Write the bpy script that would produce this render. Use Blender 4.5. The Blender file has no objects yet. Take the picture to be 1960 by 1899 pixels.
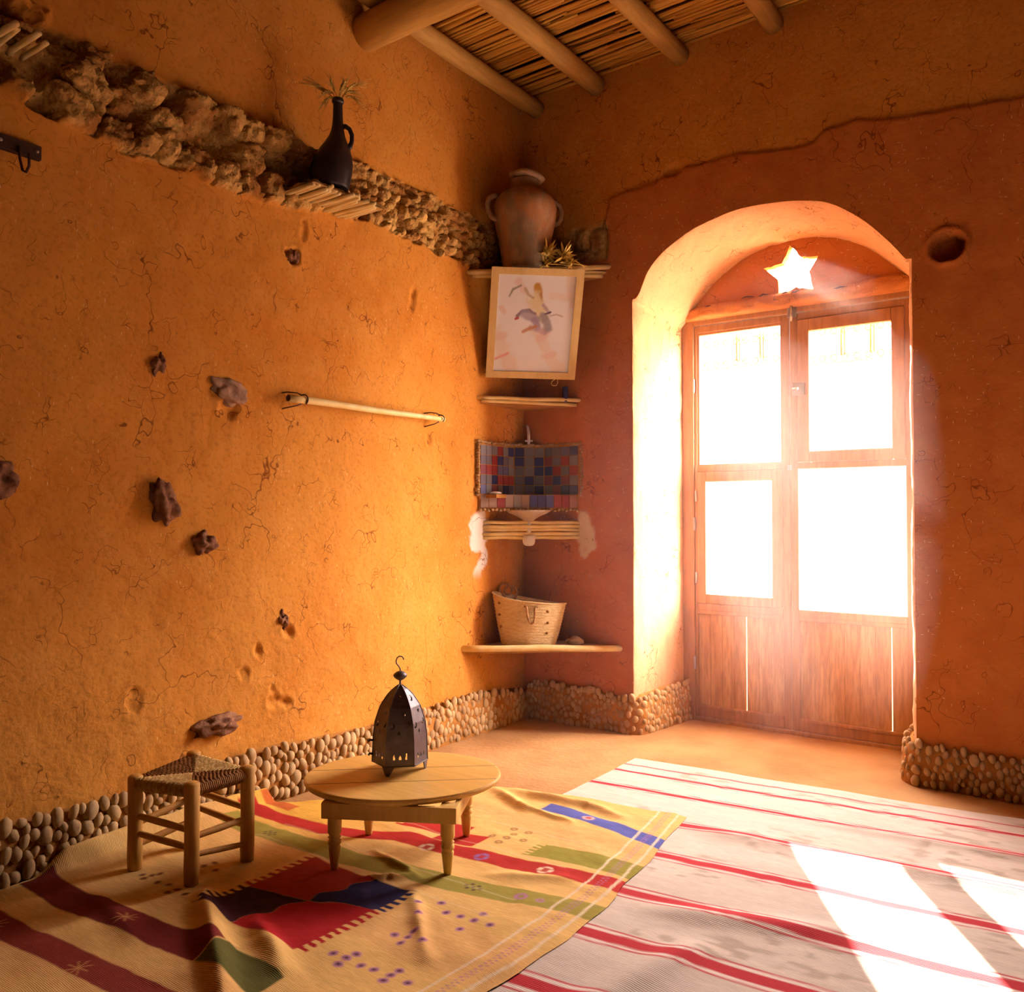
import bpy, bmesh, math, random
import numpy as np
from mathutils import Vector, Matrix, noise as mn

random.seed(7)
rng = np.random.default_rng(7)
S = bpy.context.scene
COL = S.collection

# ------------------------------------------------------------------ camera, sky, sun, exposure
cam_d = bpy.data.cameras.new('camera')
cam = bpy.data.objects.new('camera', cam_d); COL.objects.link(cam)
cam.location = (2.708, -3.817, 1.10)
cam.rotation_euler = (math.radians(90 + 1.255), 0, math.radians(36.30))
cam_d.sensor_fit = 'HORIZONTAL'; cam_d.sensor_width = 36.0
cam_d.lens = 36.0 * 1620.0 / 1960.0
cam_d.clip_start = 0.05
S.camera = cam

vs = S.view_settings
S.display_settings.display_device = 'sRGB'
vs.view_transform = 'Standard'; vs.look = 'None'; vs.gamma = 1.0; vs.use_curve_mapping = False
vs.exposure = 0.22

SKY = 46.0
SUN = 82.0
w = bpy.data.worlds.new('sky'); S.world = w; w.use_nodes = True
wn, wl = w.node_tree.nodes, w.node_tree.links
wn.clear()
wo = wn.new('ShaderNodeOutputWorld'); bg = wn.new('ShaderNodeBackground')
tc = wn.new('ShaderNodeTexCoord'); sx = wn.new('ShaderNodeSeparateXYZ')
mr = wn.new('ShaderNodeMapRange'); mr.inputs['From Min'].default_value = -0.08; mr.inputs['From Max'].default_value = 0.12
mx = wn.new('ShaderNodeMix'); mx.data_type = 'RGBA'
mx.inputs['A'].default_value = (1.0, 0.80, 0.60, 1)      # sunlit ground beyond the door
mx.inputs['B'].default_value = (1.0, 0.90, 0.82, 1)      # bright hazy sky
wl.new(tc.outputs['Generated'], sx.inputs[0]); wl.new(sx.outputs['Z'], mr.inputs['Value'])
wl.new(mr.outputs[0], mx.inputs['Factor']); wl.new(mx.outputs['Result'], bg.inputs['Color'])
# sky shaped brighter to the right so light falls off along the left wall
fl_ = wn.new('ShaderNodeVectorMath'); fl_.operation = 'MULTIPLY'; fl_.inputs[1].default_value = (1, 1, 0); wl.new(tc.outputs['Generated'], fl_.inputs[0])
nm_ = wn.new('ShaderNodeVectorMath'); nm_.operation = 'NORMALIZE'; wl.new(fl_.outputs[0], nm_.inputs[0])
sy = wn.new('ShaderNodeSeparateXYZ'); wl.new(nm_.outputs[0], sy.inputs[0])
m2 = wn.new('ShaderNodeMapRange'); m2.interpolation_type = 'SMOOTHSTEP'
for k_, v_ in (('From Min', 0.36), ('From Max', 0.86), ('To Min', 0.085), ('To Max', 1.75)): m2.inputs[k_].default_value = v_
wl.new(sy.outputs['X'], m2.inputs['Value'])
m3 = wn.new('ShaderNodeMapRange'); m3.interpolation_type = 'SMOOTHSTEP'             # ground below the horizon is dimmer
for k_, v_ in (('From Min', -0.25), ('From Max', 0.05), ('To Min', 0.55), ('To Max', 1.0)): m3.inputs[k_].default_value = v_
wl.new(sx.outputs['Z'], m3.inputs['Value'])
m4 = wn.new('ShaderNodeMapRange'); m4.interpolation_type = 'SMOOTHSTEP'             # open sky higher up
for k_, v_ in (('From Min', 0.18), ('From Max', 0.42), ('To Min', 0.0), ('To Max', 1.35)): m4.inputs[k_].default_value = v_
wl.new(sx.outputs['Z'], m4.inputs['Value'])
def wm(op, a, b):
    n_ = wn.new('ShaderNodeMath'); n_.operation = op
    for i_, v_ in enumerate((a, b)):
        if hasattr(v_, 'links'): wl.new(v_, n_.inputs[i_])
        else: n_.inputs[i_].default_value = v_
    return n_.outputs[0]
m5 = wn.new('ShaderNodeMapRange'); m5.interpolation_type = 'SMOOTHSTEP'             # the zenith is a deeper, dimmer sky
for k_, v_ in (('From Min', 0.45), ('From Max', 0.85), ('To Min', 1.0), ('To Max', 0.35)): m5.inputs[k_].default_value = v_
wl.new(sx.outputs['Z'], m5.inputs['Value'])
wl.new(wm('MULTIPLY', wm('MULTIPLY', wm('MULTIPLY', wm('ADD', m2.outputs[0], m4.outputs[0]), m3.outputs[0]), m5.outputs[0]), SKY), bg.inputs['Strength'])
wl.new(bg.outputs[0], wo.inputs['Surface'])

sd = bpy.data.lights.new('sun', 'SUN'); sd.energy = SUN; sd.angle = math.radians(0.6); sd.color = (1.0, 0.88, 0.74)
sun = bpy.data.objects.new('sun', sd); COL.objects.link(sun)
sun.rotation_euler = Vector((0.490, -0.795, -0.357)).to_track_quat('-Z', 'Y').to_euler()
sun.location = (-2, 4, 4)

pd = bpy.data.lights.new('doorway_daylight_portal', 'AREA'); pd.shape = 'RECTANGLE'; pd.size = 1.25; pd.size_y = 2.5
pd.cycles.is_portal = True
po = bpy.data.objects.new('doorway_daylight_portal', pd); COL.objects.link(po)
po.location = (1.33, 0.62, 1.25); po.rotation_euler = (math.radians(-90), 0, 0)

cy = S.cycles
cy.use_denoising = True
cy.max_bounces = 8; cy.diffuse_bounces = 2; cy.use_adaptive_sampling = True; cy.adaptive_threshold = 0.04; cy.glossy_bounces = 4; cy.transparent_max_bounces = 12
cy.sample_clamp_indirect = 12.0
cy.caustics_reflective = False; cy.caustics_refractive = False

# ------------------------------------------------------------------ numeric noise
def _hash(ix, iy, s):
    h = (ix.astype(np.int64) * 374761393 + iy.astype(np.int64) * 668265263 + s * 1442695041) & 0x7fffffff
    h = ((h ^ (h >> 13)) * 1274126177) & 0x7fffffff
    h = (h ^ (h >> 16)) & 0xffff
    return h / 65535.0
def vnoise(x, y, s=0):
    x = np.asarray(x, float); y = np.asarray(y, float)
    ix = np.floor(x); iy = np.floor(y); fx = x - ix; fy = y - iy
    fx = fx * fx * (3 - 2 * fx); fy = fy * fy * (3 - 2 * fy)
    a = _hash(ix, iy, s); b = _hash(ix + 1, iy, s); c = _hash(ix, iy + 1, s); d = _hash(ix + 1, iy + 1, s)
    return (a * (1 - fx) + b * fx) * (1 - fy) + (c * (1 - fx) + d * fx) * fy
def fbm(x, y, f, o=4, s=0, g=0.5):
    t = 0; a = 1; n = 0
    for i in range(o):
        t = t + a * (vnoise(x * f + 17.3 * i, y * f + 9.1 * i, s + i) - 0.5); n += a; a *= g; f *= 2.03
    return t / n * 2
def worley(x, y, cell, s=0):
    x = np.asarray(x, float) / cell; y = np.asarray(y, float) / cell
    ix = np.floor(x); iy = np.floor(y)
    f1 = np.full(x.shape, 9.0); f2 = f1.copy(); idv = np.zeros(x.shape)
    for dx in (-1, 0, 1):
        for dy in (-1, 0, 1):
            cx = ix + dx; cyy = iy + dy
            px = cx + 0.15 + 0.7 * _hash(cx, cyy, s + 1); py = cyy + 0.15 + 0.7 * _hash(cx, cyy, s + 2)
            d = np.hypot(px - x, py - y); hid = _hash(cx, cyy, s + 3)
            near = d < f1
            f2 = np.where(near, f1, np.minimum(f2, d)); idv = np.where(near, hid, idv); f1 = np.where(near, d, f1)
    return f1, f2, idv
def smooth(a, b, v):
    t = np.clip((v - a) / (b - a), 0, 1); return t * t * (3 - 2 * t)

# ------------------------------------------------------------------ mesh builder
class MB:
    def __init__(self): self.v = []; self.f = []; self.sm = []
    def add(self, vs_, fs, smooth_=True):
        o = len(self.v); self.v.extend([tuple(p) for p in vs_])
        self.f.extend([tuple(i + o for i in f) for f in fs]); self.sm.extend([smooth_] * len(fs)); return self
    def box(self, a, b, M=None, bev=0.0):
        (x0, y0, z0), (x1, y1, z1) = a, b
        if bev > 0:
            bm = bmesh.new(); bmesh.ops.create_cube(bm, size=1)
            for v in bm.verts:
                v.co = ((x0 + x1) / 2 + v.co.x * (x1 - x0), (y0 + y1) / 2 + v.co.y * (y1 - y0), (z0 + z1) / 2 + v.co.z * (z1 - z0))
            bmesh.ops.bevel(bm, geom=bm.edges[:], offset=bev, segments=2, affect='EDGES', profile=0.6)
            bm.verts.index_update()
            p = [v.co.copy() for v in bm.verts]; fs = [[v.index for v in f.verts] for f in bm.faces]; bm.free()
        else:
            p = [Vector(q) for q in ((x0, y0, z0), (x1, y0, z0), (x1, y1, z0), (x0, y1, z0), (x0, y0, z1), (x1, y0, z1), (x1, y1, z1), (x0, y1, z1))]
            fs = [(0, 3, 2, 1), (4, 5, 6, 7), (0, 1, 5, 4), (1, 2, 6, 5), (2, 3, 7, 6), (3, 0, 4, 7)]
        if M is not None: p = [M @ q for q in p]
        return self.add(p, fs, False)
    def tube(self, pts, rad, n=8, cap=True, close=False):
        pts = [Vector(p) for p in pts]; m = len(pts)
        if not hasattr(rad, '__len__'): rad = [rad] * m
        up = None; vs_ = []; rings = []
        for i, p in enumerate(pts):
            if close: t = (pts[(i + 1) % m] - pts[i - 1]).normalized()
            else: t = (pts[min(i + 1, m - 1)] - pts[max(i - 1, 0)]).normalized()
            if up is None:
                up = Vector((0, 0, 1)) if abs(t.z) < 0.9 else Vector((1, 0, 0))
            s = t.cross(up).normalized(); up = s.cross(t).normalized()
            for k in range(n):
                a = 2 * math.pi * k / n
                vs_.append(p + (s * math.cos(a) + up * math.sin(a)) * rad[i])
        fs = []
        for i in range(m if close else m - 1):
            j = (i + 1) % m
            for k in range(n):
                l = (k + 1) % n
                fs.append((i * n + k, i * n + l, j * n + l, j * n + k))
        if cap and not close:
            fs.append(tuple(range(n - 1, -1, -1))); fs.append(tuple((m - 1) * n + k for k in range(n)))
        return self.add(vs_, fs, True)
    def lathe(self, prof, c=(0, 0, 0), n=32, M=None):
        vs_ = []; fs = []
        for r, z in prof:
            for k in range(n):
                a = 2 * math.pi * k / n; vs_.append(Vector((r * math.cos(a), r * math.sin(a), z)))
        m = len(prof)
        for i in range(m - 1):
            for k in range(n):
                l = (k + 1) % n; fs.append((i * n + k, i * n + l, (i + 1) * n + l, (i + 1) * n + k))
        if prof[0][0] > 1e-6: fs.append(tuple(range(n - 1, -1, -1)))
        if prof[-1][0] > 1e-6: fs.append(tuple((m - 1) * n + k for k in range(n)))
        if M is not None: vs_ = [M @ p for p in vs_]
        vs_ = [p + Vector(c) for p in vs_]
        return self.add(vs_, fs, True)
    def blob(self, c, r, sub=2, jag=0.0, seed=0, rot=None, freq=1.6):
        bm = bmesh.new(); bmesh.ops.create_icosphere(bm, subdivisions=sub, radius=1)
        bm.verts.index_update(); vs_ = []
        for v in bm.verts:
            p = v.co.copy()
            if jag: p = p * (1 + jag * mn.noise(p * freq + Vector((seed * 3.7, seed * 1.3, seed))))
            p = Vector((p.x * r[0], p.y * r[1], p.z * r[2]))
            if rot is not None: p = rot @ p
            vs_.append(p + Vector(c))
        fs = [[v.index for v in f.verts] for f in bm.faces]; bm.free()
        return self.add(vs_, fs, True)
    def grid(self, P):                      # P: (rows, cols, 3)
        a, b, _ = P.shape; o = len(self.v)
        self.v.extend(map(tuple, P.reshape(-1, 3)))
        for i in range(a - 1):
            r = o + i * b
            for j in range(b - 1):
                self.f.append((r + j, r + j + 1, r + b + j + 1, r + b + j))
        self.sm.extend([True] * ((a - 1) * (b - 1))); return self
    def obj(self, name, mat, parent=None, base=None, **props):
        base = Vector(base) if base is not None else (parent.get('_w') and Vector(parent['_w']) if parent is not None else Vector((0, 0, 0)))
        if base is None: base = Vector((0, 0, 0))
        me = bpy.data.meshes.new(name)
        co = np.array([tuple(p) for p in self.v], dtype=np.float64) - np.array(base)
        me.from_pydata([tuple(p) for p in co], [], self.f)
        me.polygons.foreach_set('use_smooth', self.sm)
        me.materials.append(mat); me.update()
        o = bpy.data.objects.new(name, me); COL.objects.link(o)
        if parent is not None: o.parent = parent
        if parent is None: o.location = base
        WORLD[o.name] = base
        for k, v in props.items(): o[k] = v
        return o
WORLD = {}
def root(name, loc, label=None, cat=None, **props):
    o = bpy.data.objects.new(name, None); COL.objects.link(o); o.location = loc; o.empty_display_size = 0.05
    if label: o['label'] = label
    if cat: o['category'] = cat
    for k, v in props.items(): o[k] = v
    WORLD[o.name] = Vector(loc); return o
def part(mb, name, mat, parent, **props):       # mesh built in room coordinates, child of parent
    base = WORLD[parent.name]
    o = mb.obj(name, mat, None, base, **props); o.parent = parent; o.location = (0, 0, 0)
    return o

# ------------------------------------------------------------------ materials
def new_mat(name):
    m = bpy.data.materials.new(name); m.use_nodes = True
    nt = m.node_tree; nt.nodes.clear()
    out = nt.nodes.new('ShaderNodeOutputMaterial'); b = nt.nodes.new('ShaderNodeBsdfPrincipled')
    nt.links.new(b.outputs[0], out.inputs['Surface'])
    return m, nt, b
def N(nt, t, **kw):
    n = nt.nodes.new(t)
    for k, v in kw.items():
        if k in n.inputs: n.inputs[k].default_value = v
        else: setattr(n, k, v)
    return n
def mixc(nt, f, a, b, blend='MIX'):
    n = nt.nodes.new('ShaderNodeMix'); n.data_type = 'RGBA'; n.blend_type = blend
    for key, v in (('Factor', f), ('A', a), ('B', b)):
        if hasattr(v, 'is_linked') or hasattr(v, 'links'): nt.links.new(v, n.inputs[key])
        elif key == 'Factor': n.inputs[key].default_value = v
        else: n.inputs[key].default_value = (*v, 1)
    return n.outputs['Result']
def ramp(nt, v, a, b, lo=0.0, hi=1.0):
    n = N(nt, 'ShaderNodeMapRange', clamp=True); n.interpolation_type = 'SMOOTHSTEP'
    n.inputs['From Min'].default_value = a; n.inputs['From Max'].default_value = b
    n.inputs['To Min'].default_value = lo; n.inputs['To Max'].default_value = hi
    nt.links.new(v, n.inputs['Value']); return n.outputs[0]
def math_(nt, op, a, b=None):
    n = nt.nodes.new('ShaderNodeMath'); n.operation = op
    for i, v in enumerate((a, b)):
        if v is None: continue
        if hasattr(v, 'links'): nt.links.new(v, n.inputs[i])
        else: n.inputs[i].default_value = v
    return n.outputs[0]
def coords(nt, scale=(1, 1, 1), rot=(0, 0, 0), loc=(0, 0, 0)):
    g = nt.nodes.new('ShaderNodeTexCoord'); mp = nt.nodes.new('ShaderNodeMapping')
    mp.inputs['Scale'].default_value = scale; mp.inputs['Rotation'].default_value = rot; mp.inputs['Location'].default_value = loc
    nt.links.new(g.outputs['Object'], mp.inputs['Vector']); return mp.outputs[0]
def noise_n(nt, vec, scale, detail=4, rough=0.55, out='Fac'):
    n = N(nt, 'ShaderNodeTexNoise'); n.inputs['Scale'].default_value = scale; n.inputs['Detail'].default_value = detail
    n.inputs['Roughness'].default_value = rough; nt.links.new(vec, n.inputs['Vector']); return n.outputs[out]
def simple(name, c1, c2=None, rough=0.7, scale=12, bump=0.0, stretch=(1, 1, 1), metal=0.0, spec=0.3, bscale=None):
    m, nt, b = new_mat(name)
    v = coords(nt, stretch)
    n = noise_n(nt, v, scale, 5)
    nt.links.new(mixc(nt, ramp(nt, n, 0.3, 0.7), c1, c2 or c1), b.inputs['Base Color'])
    b.inputs['Roughness'].default_value = rough; b.inputs['Metallic'].default_value = metal
    b.inputs['Specular IOR Level'].default_value = spec
    if bump:
        bp = N(nt, 'ShaderNodeBump', Strength=bump, Distance=0.01)
        nt.links.new(noise_n(nt, v, bscale or scale * 2, 5), bp.inputs['Height']); nt.links.new(bp.outputs[0], b.inputs['Normal'])
    return m

def plaster(name):
    m, nt, b = new_mat(name)
    v = coords(nt)
    big = noise_n(nt, v, 1.3, 2); mid = noise_n(nt, v, 7, 3); fine = noise_n(nt, v, 60, 2)
    base = mixc(nt, ramp(nt, big, 0.32, 0.68), (0.63, 0.222, 0.030), (0.73, 0.298, 0.048))
    base = mixc(nt, ramp(nt, mid, 0.35, 0.75, 0, 0.5), base, (0.75, 0.33, 0.07))
    base = mixc(nt, ramp(nt, fine, 0.3, 0.5, 0.28, 0), base, (0.36, 0.11, 0.015))
    at = N(nt, 'ShaderNodeAttribute', attribute_name='coat'); sp = nt.nodes.new('ShaderNodeSeparateColor')
    nt.links.new(at.outputs['Color'], sp.inputs[0])
    band = mixc(nt, ramp(nt, mid, 0.35, 0.65), (0.38, 0.155, 0.035), (0.72, 0.42, 0.13))
    base = mixc(nt, sp.outputs[0], base, band)
    base = mixc(nt, sp.outputs[1], base, mixc(nt, ramp(nt, mid, 0.3, 0.7), (0.55, 0.158, 0.033), (0.61, 0.195, 0.042)))
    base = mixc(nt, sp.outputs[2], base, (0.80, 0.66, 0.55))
    # drying cracks in the mud coat
    wob = N(nt, 'ShaderNodeTexNoise'); wob.inputs['Scale'].default_value = 5.0; wob.inputs['Detail'].default_value = 3
    nt.links.new(v, wob.inputs['Vector'])
    ad = N(nt, 'ShaderNodeVectorMath', operation='MULTIPLY_ADD'); nt.links.new(wob.outputs['Color'], ad.inputs[0])
    ad.inputs[1].default_value = (0.34, 0.34, 0.34); nt.links.new(coords(nt, (1, 1, 0.62)), ad.inputs[2])
    cr = None
    for sc, th, msk in ((3.4, 0.008, (0.50, 0.58)), (10.5, 0.012, (0.52, 0.62))):
        vo = N(nt, 'ShaderNodeTexVoronoi', feature='DISTANCE_TO_EDGE'); vo.inputs['Scale'].default_value = sc
        nt.links.new(ad.outputs[0], vo.inputs['Vector'])
        c = ramp(nt, vo.outputs['Distance'], 0.0, th * (1.2 if sc < 5 else 1.6), 1, 0)
        c = math_(nt, 'MULTIPLY', c, ramp(nt, noise_n(nt, v, sc * 0.9, 1), *msk))
        cr = c if cr is None else math_(nt, 'MAXIMUM', cr, c)
    cr = math_(nt, 'MULTIPLY', cr, ramp(nt, sp.outputs[0], 0.2, 0.6, 1, 0))
    base = mixc(nt, math_(nt, 'MULTIPLY', cr, 0.85), base, (0.20, 0.05, 0.010))
    # chopped straw in the mud
    st = None
    for k, (ro, sc) in enumerate((((0.6, 0.2, 0.9), (26, 110, 110)), ((-0.8, 1.1, 0.3), (110, 110, 26)))):
        vo = N(nt, 'ShaderNodeTexVoronoi', feature='F1'); vo.inputs['Scale'].default_value = 1.0
        nt.links.new(coords(nt, sc, ro), vo.inputs['Vector'])
        cc = nt.nodes.new('ShaderNodeSeparateColor'); nt.links.new(vo.outputs['Color'], cc.inputs[0])
        f = math_(nt, 'MULTIPLY', ramp(nt, vo.outputs['Distance'], 0.10, 0.22, 1, 0), ramp(nt, cc.outputs[0], 0.80, 0.84))
        st = f if st is None else math_(nt, 'MAXIMUM', st, f)
    st = math_(nt, 'MULTIPLY', st, ramp(nt, noise_n(nt, v, 2.2, 0), 0.40, 0.6))
    base = mixc(nt, math_(nt, 'MULTIPLY', st, 0.7), base, (0.90, 0.62, 0.26))
    nt.links.new(base, b.inputs['Base Color']); b.inputs['Roughness'].default_value = 0.95; b.inputs['Specular IOR Level'].default_value = 0.12
    h = math_(nt, 'ADD', math_(nt, 'MULTIPLY', mid, 0.6), math_(nt, 'MULTIPLY', fine, 0.35))
    h = math_(nt, 'ADD', h, math_(nt, 'MULTIPLY', math_(nt, 'MULTIPLY', noise_n(nt, v, 38, 2, 0.7), sp.outputs[0]), 2.6))
    bp = N(nt, 'ShaderNodeBump', Strength=0.55, Distance=0.012); nt.links.new(h, bp.inputs['Height']); nt.links.new(bp.outputs[0], b.inputs['Normal'])
    return m

def wood(name, c1, c2, axis='z', scale=9, rough=0.55, grain=0.6, spec=0.35):
    m, nt, b = new_mat(name)
    st = {'x': (0.12, 1, 1), 'y': (1, 0.12, 1), 'z': (1, 1, 0.12)}[axis]
    v = coords(nt, st)
    n1 = noise_n(nt, v, scale, 6, 0.65); n2 = noise_n(nt, v, scale * 9, 3)
    base = mixc(nt, ramp(nt, n1, 0.3, 0.7), c1, c2)
    base = mixc(nt, ramp(nt, n2, 0.35, 0.6, grain * 0.5, 0), base, tuple(x * 0.45 for x in c1))
    nt.links.new(base, b.inputs['Base Color']); b.inputs['Roughness'].default_value = rough; b.inputs['Specular IOR Level'].default_value = spec
    bp = N(nt, 'ShaderNodeBump', Strength=0.15, Distance=0.004); nt.links.new(n2, bp.inputs['Height']); nt.links.new(bp.outputs[0], b.inputs['Normal'])
    return m

def attr_cloth(name, weave=420, rough=0.95, var=0.25):
    m, nt, b = new_mat(name)
    at = N(nt, 'ShaderNodeAttribute', attribute_name='dye'); v = coords(nt)
    nn = noise_n(nt, coords(nt, (8, 60, 8)), 4, 4)
    base = mixc(nt, ramp(nt, nn, 0.35, 0.7, var, 0), at.outputs['Color'], (0.30, 0.12, 0.03), 'MULTIPLY')
    nt.links.new(base, b.inputs['Base Color']); b.inputs['Roughness'].default_value = rough; b.inputs['Specular IOR Level'].default_value = 0.1
    wv = N(nt, 'ShaderNodeTexWave', wave_type='BANDS', bands_direction='Y'); wv.inputs['Scale'].default_value = weave / 6.0; wv.inputs['Distortion'].default_value = 2
    nt.links.new(v, wv.inputs['Vector'])
    bp = N(nt, 'ShaderNodeBump', Strength=0.22, Distance=0.003)
    nt.links.new(math_(nt, 'ADD', wv.outputs['Fac'], noise_n(nt, v, 160, 3)), bp.inputs['Height']); nt.links.new(bp.outputs[0], b.inputs['Normal'])
    return m

M_PLASTER = plaster('mud_straw_plaster')
M_FLOOR = simple('beaten_earth', (0.44, 0.21, 0.078), (0.56, 0.30, 0.118), 0.9, 3.2, 0.5, spec=0.15, bscale=40)
M_DARKMUD = simple('light_absorbing_mud', (0.045, 0.016, 0.006), (0.06, 0.022, 0.008), 0.95, 3, 0.5, spec=0.1)  # colour darkened so the unseen walls return little bounce light
M_PEBBLE = simple('river_pebble', (0.46, 0.31, 0.16), (0.72, 0.52, 0.29), 0.75, 22, 0.25)
M_MORTAR = simple('pebble_mortar', (0.36, 0.14, 0.03), (0.48, 0.205, 0.05), 0.95, 14, 0.6, spec=0.1)
M_REED = simple('dry_reed', (0.50, 0.185, 0.02), (0.80, 0.40, 0.06), 0.6, 7, 0.25, (0.25, 9, 9))
M_REEDP = simple('pale_reed', (0.74, 0.47, 0.16), (0.88, 0.66, 0.30), 0.55, 10, 0.2, (1, 1, 1))
M_BEAM = wood('peeled_log', (0.48, 0.235, 0.05), (0.64, 0.36, 0.09), 'y', 6, 0.75, 0.5)
M_BEAMX = wood('peeled_log_across', (0.58, 0.29, 0.06), (0.72, 0.41, 0.10), 'x', 6, 0.75, 0.4)
M_DOOR = wood('varnished_door_wood', (0.46, 0.20, 0.07), (0.60, 0.29, 0.11), 'z', 8, 0.5, 0.5)
M_PANEL = wood('door_panel_wood', (0.54, 0.25, 0.08), (0.72, 0.40, 0.16), 'z', 10, 0.5, 0.7)
M_TABLE = wood('pale_pine', (0.80, 0.44, 0.10), (0.89, 0.55, 0.16), 'x', 7, 0.45, 0.3)
M_TABLEZ = wood('pale_pine_turned', (0.78, 0.43, 0.10), (0.88, 0.54, 0.16), 'z', 7, 0.5, 0.3)
M_STOOL = wood('peeled_stool_wood', (0.62, 0.28, 0.05), (0.76, 0.39, 0.085), 'z', 9, 0.6, 0.4)
M_POLE = wood('bare_pole', (0.84, 0.62, 0.30), (0.92, 0.74, 0.42), 'y', 10, 0.45, 0.15)
M_IRON = simple('blackened_sheet_iron', (0.10, 0.070, 0.075), (0.16, 0.125, 0.125), 0.45, 18, 0.1, metal=0.4, spec=0.9)
M_WIRE = simple('dark_wire', (0.10, 0.035, 0.02), None, 0.6)
M_JUG = simple('black_burnished_clay', (0.020, 0.010, 0.010), (0.045, 0.028, 0.028), 0.42, 9, 0.1, spec=0.45)
def jar_mat():
    m, nt, b = new_mat('stained_old_clay'); v = coords(nt, (1, 1, 0.55))
    n = noise_n(nt, v, 9, 6, 0.7); n2 = noise_n(nt, v, 24, 5)
    base = mixc(nt, ramp(nt, n, 0.38, 0.62), (0.42, 0.17, 0.06), (0.24, 0.165, 0.10))
    base = mixc(nt, ramp(nt, n2, 0.45, 0.75, 0, 0.5), base, (0.52, 0.34, 0.19))
    nt.links.new(base, b.inputs['Base Color']); b.inputs['Roughness'].default_value = 0.85
    bp = N(nt, 'ShaderNodeBump', Strength=0.4, Distance=0.006); nt.links.new(n2, bp.inputs['Height']); nt.links.new(bp.outputs[0], b.inputs['Normal'])
    return m
M_JAR = jar_mat()
M_STONE = simple('dark_field_stone', (0.15, 0.055, 0.030), (0.40, 0.19, 0.10), 0.9, 16, 0.9, spec=0.15)
M_STONEM = simple('brown_field_stone', (0.26, 0.13, 0.08), (0.48, 0.28, 0.18), 0.9, 14, 0.8, spec=0.15)
M_STONEL = simple('pale_field_stone', (0.42, 0.27, 0.17), (0.68, 0.50, 0.34), 0.9, 14, 0.6, spec=0.15)
M_STRAW = simple('dry_straw', (0.92, 0.56, 0.11), (0.97, 0.72, 0.24), 0.7, 30)
M_THISTLE = simple('dry_thistle', (0.82, 0.47, 0.08), (0.94, 0.66, 0.18), 0.75, 22)
M_WHITE = simple('white_lime', (0.86, 0.78, 0.70), (0.92, 0.86, 0.80), 0.9, 20, 0.5)
M_PORC = simple('white_porcelain', (0.86, 0.82, 0.78), None, 0.2, spec=0.5)
M_FRAME = wood('mirror_frame_wood', (0.74, 0.50, 0.20), (0.84, 0.62, 0.28), 'z', 10, 0.6, 0.2)
M_BOWL = simple('cement_grey', (0.42, 0.29, 0.19), (0.55, 0.40, 0.28), 0.8, 18, 0.4)
M_BLUECAN = simple('dark_blue_tin', (0.03, 0.03, 0.11), (0.05, 0.05, 0.16), 0.4)
M_METAL = simple('dull_metal', (0.45, 0.42, 0.40), (0.55, 0.50, 0.46), 0.4, metal=0.8)
M_DARKWOOD = wood('dark_rack_wood', (0.05, 0.022, 0.014), (0.09, 0.04, 0.02), 'y', 12, 0.6)
M_GRILLE = simple('glare_washed_iron', (0.80, 0.42, 0.16), (0.86, 0.52, 0.24), 0.7)  # pale orange paints in the glare that washes out the backlit iron

mg, ntg, bgl = new_mat('window_glass'); ntg.nodes.remove(bgl)
og = [n for n in ntg.nodes if n.type == 'OUTPUT_MATERIAL'][0]
tr = N(ntg, 'ShaderNodeBsdfTransparent'); tr.inputs['Color'].default_value = (0.95, 0.93, 0.95, 1)
gl = N(ntg, 'ShaderNodeBsdfGlossy'); gl.inputs['Roughness'].default_value = 0.03
ms = N(ntg, 'ShaderNodeMixShader'); ms.inputs[0].default_value = 0.06
ntg.links.new(tr.outputs[0], ms.inputs[1]); ntg.links.new(gl.outputs[0], ms.inputs[2]); ntg.links.new(ms.outputs[0], og.inputs['Surface'])
M_GLASS = mg

# ------------------------------------------------------------------ the room shell
def lines(a, b, step): return np.linspace(a, b, max(2, int(round((b - a) / step)) + 1))
def add_attr(o, name, rgb):
    at = o.data.color_attributes.new(name, 'FLOAT_COLOR', 'POINT')
    arr = np.ones((len(o.data.vertices), 4), dtype=np.float32); arr[:, :3] = rgb
    at.data.foreach_set('color', arr.ravel())

# left wall: one mud wall with a course of rough masonry laid bare between two coats
BT_Y = [-5.4, -2.712, -2.561, -2.304, -2.004, -1.724, -1.514, -1.251, -0.882, -0.361, 0.4]
BT_Z = [2.60, 2.588, 2.625, 2.606, 2.615, 2.596, 2.585, 2.640, 2.640, 2.628, 2.62]
BB_Y = [-5.4, -2.709, -2.573, -2.355, -2.127, -1.866, -1.620, -1.218, -0.881, -0.405, 0.4]
BB_Z = [2.38, 2.375, 2.334, 2.313, 2.318, 2.305, 2.327, 2.399, 2.382, 2.357, 2.36]
DENTS = [(-2.273, 0.471, 0.032, 0.050, -0.006), (-1.695, 0.378, 0.06, 0.045, -0.014), (-1.77, 0.58, 0.02, 0.03, -0.009), (-1.828, 0.499, 0.022, 0.03, -0.010),
         (-1.566, 2.264, 0.02, 0.05, -0.010), (-0.916, 2.09, 0.028, 0.06, -0.010), (-0.805, 1.456, 0.022, 0.03, -0.009), (-1.618, 2.138, 0.03, 0.03, -0.03),
         (-2.675, 2.62, 0.07, 0.07, -0.08), (-1.62, 0.64, 0.03, 0.03, -0.015), (-1.90, 1.50, 0.05, 0.04, -0.012)]
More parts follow.
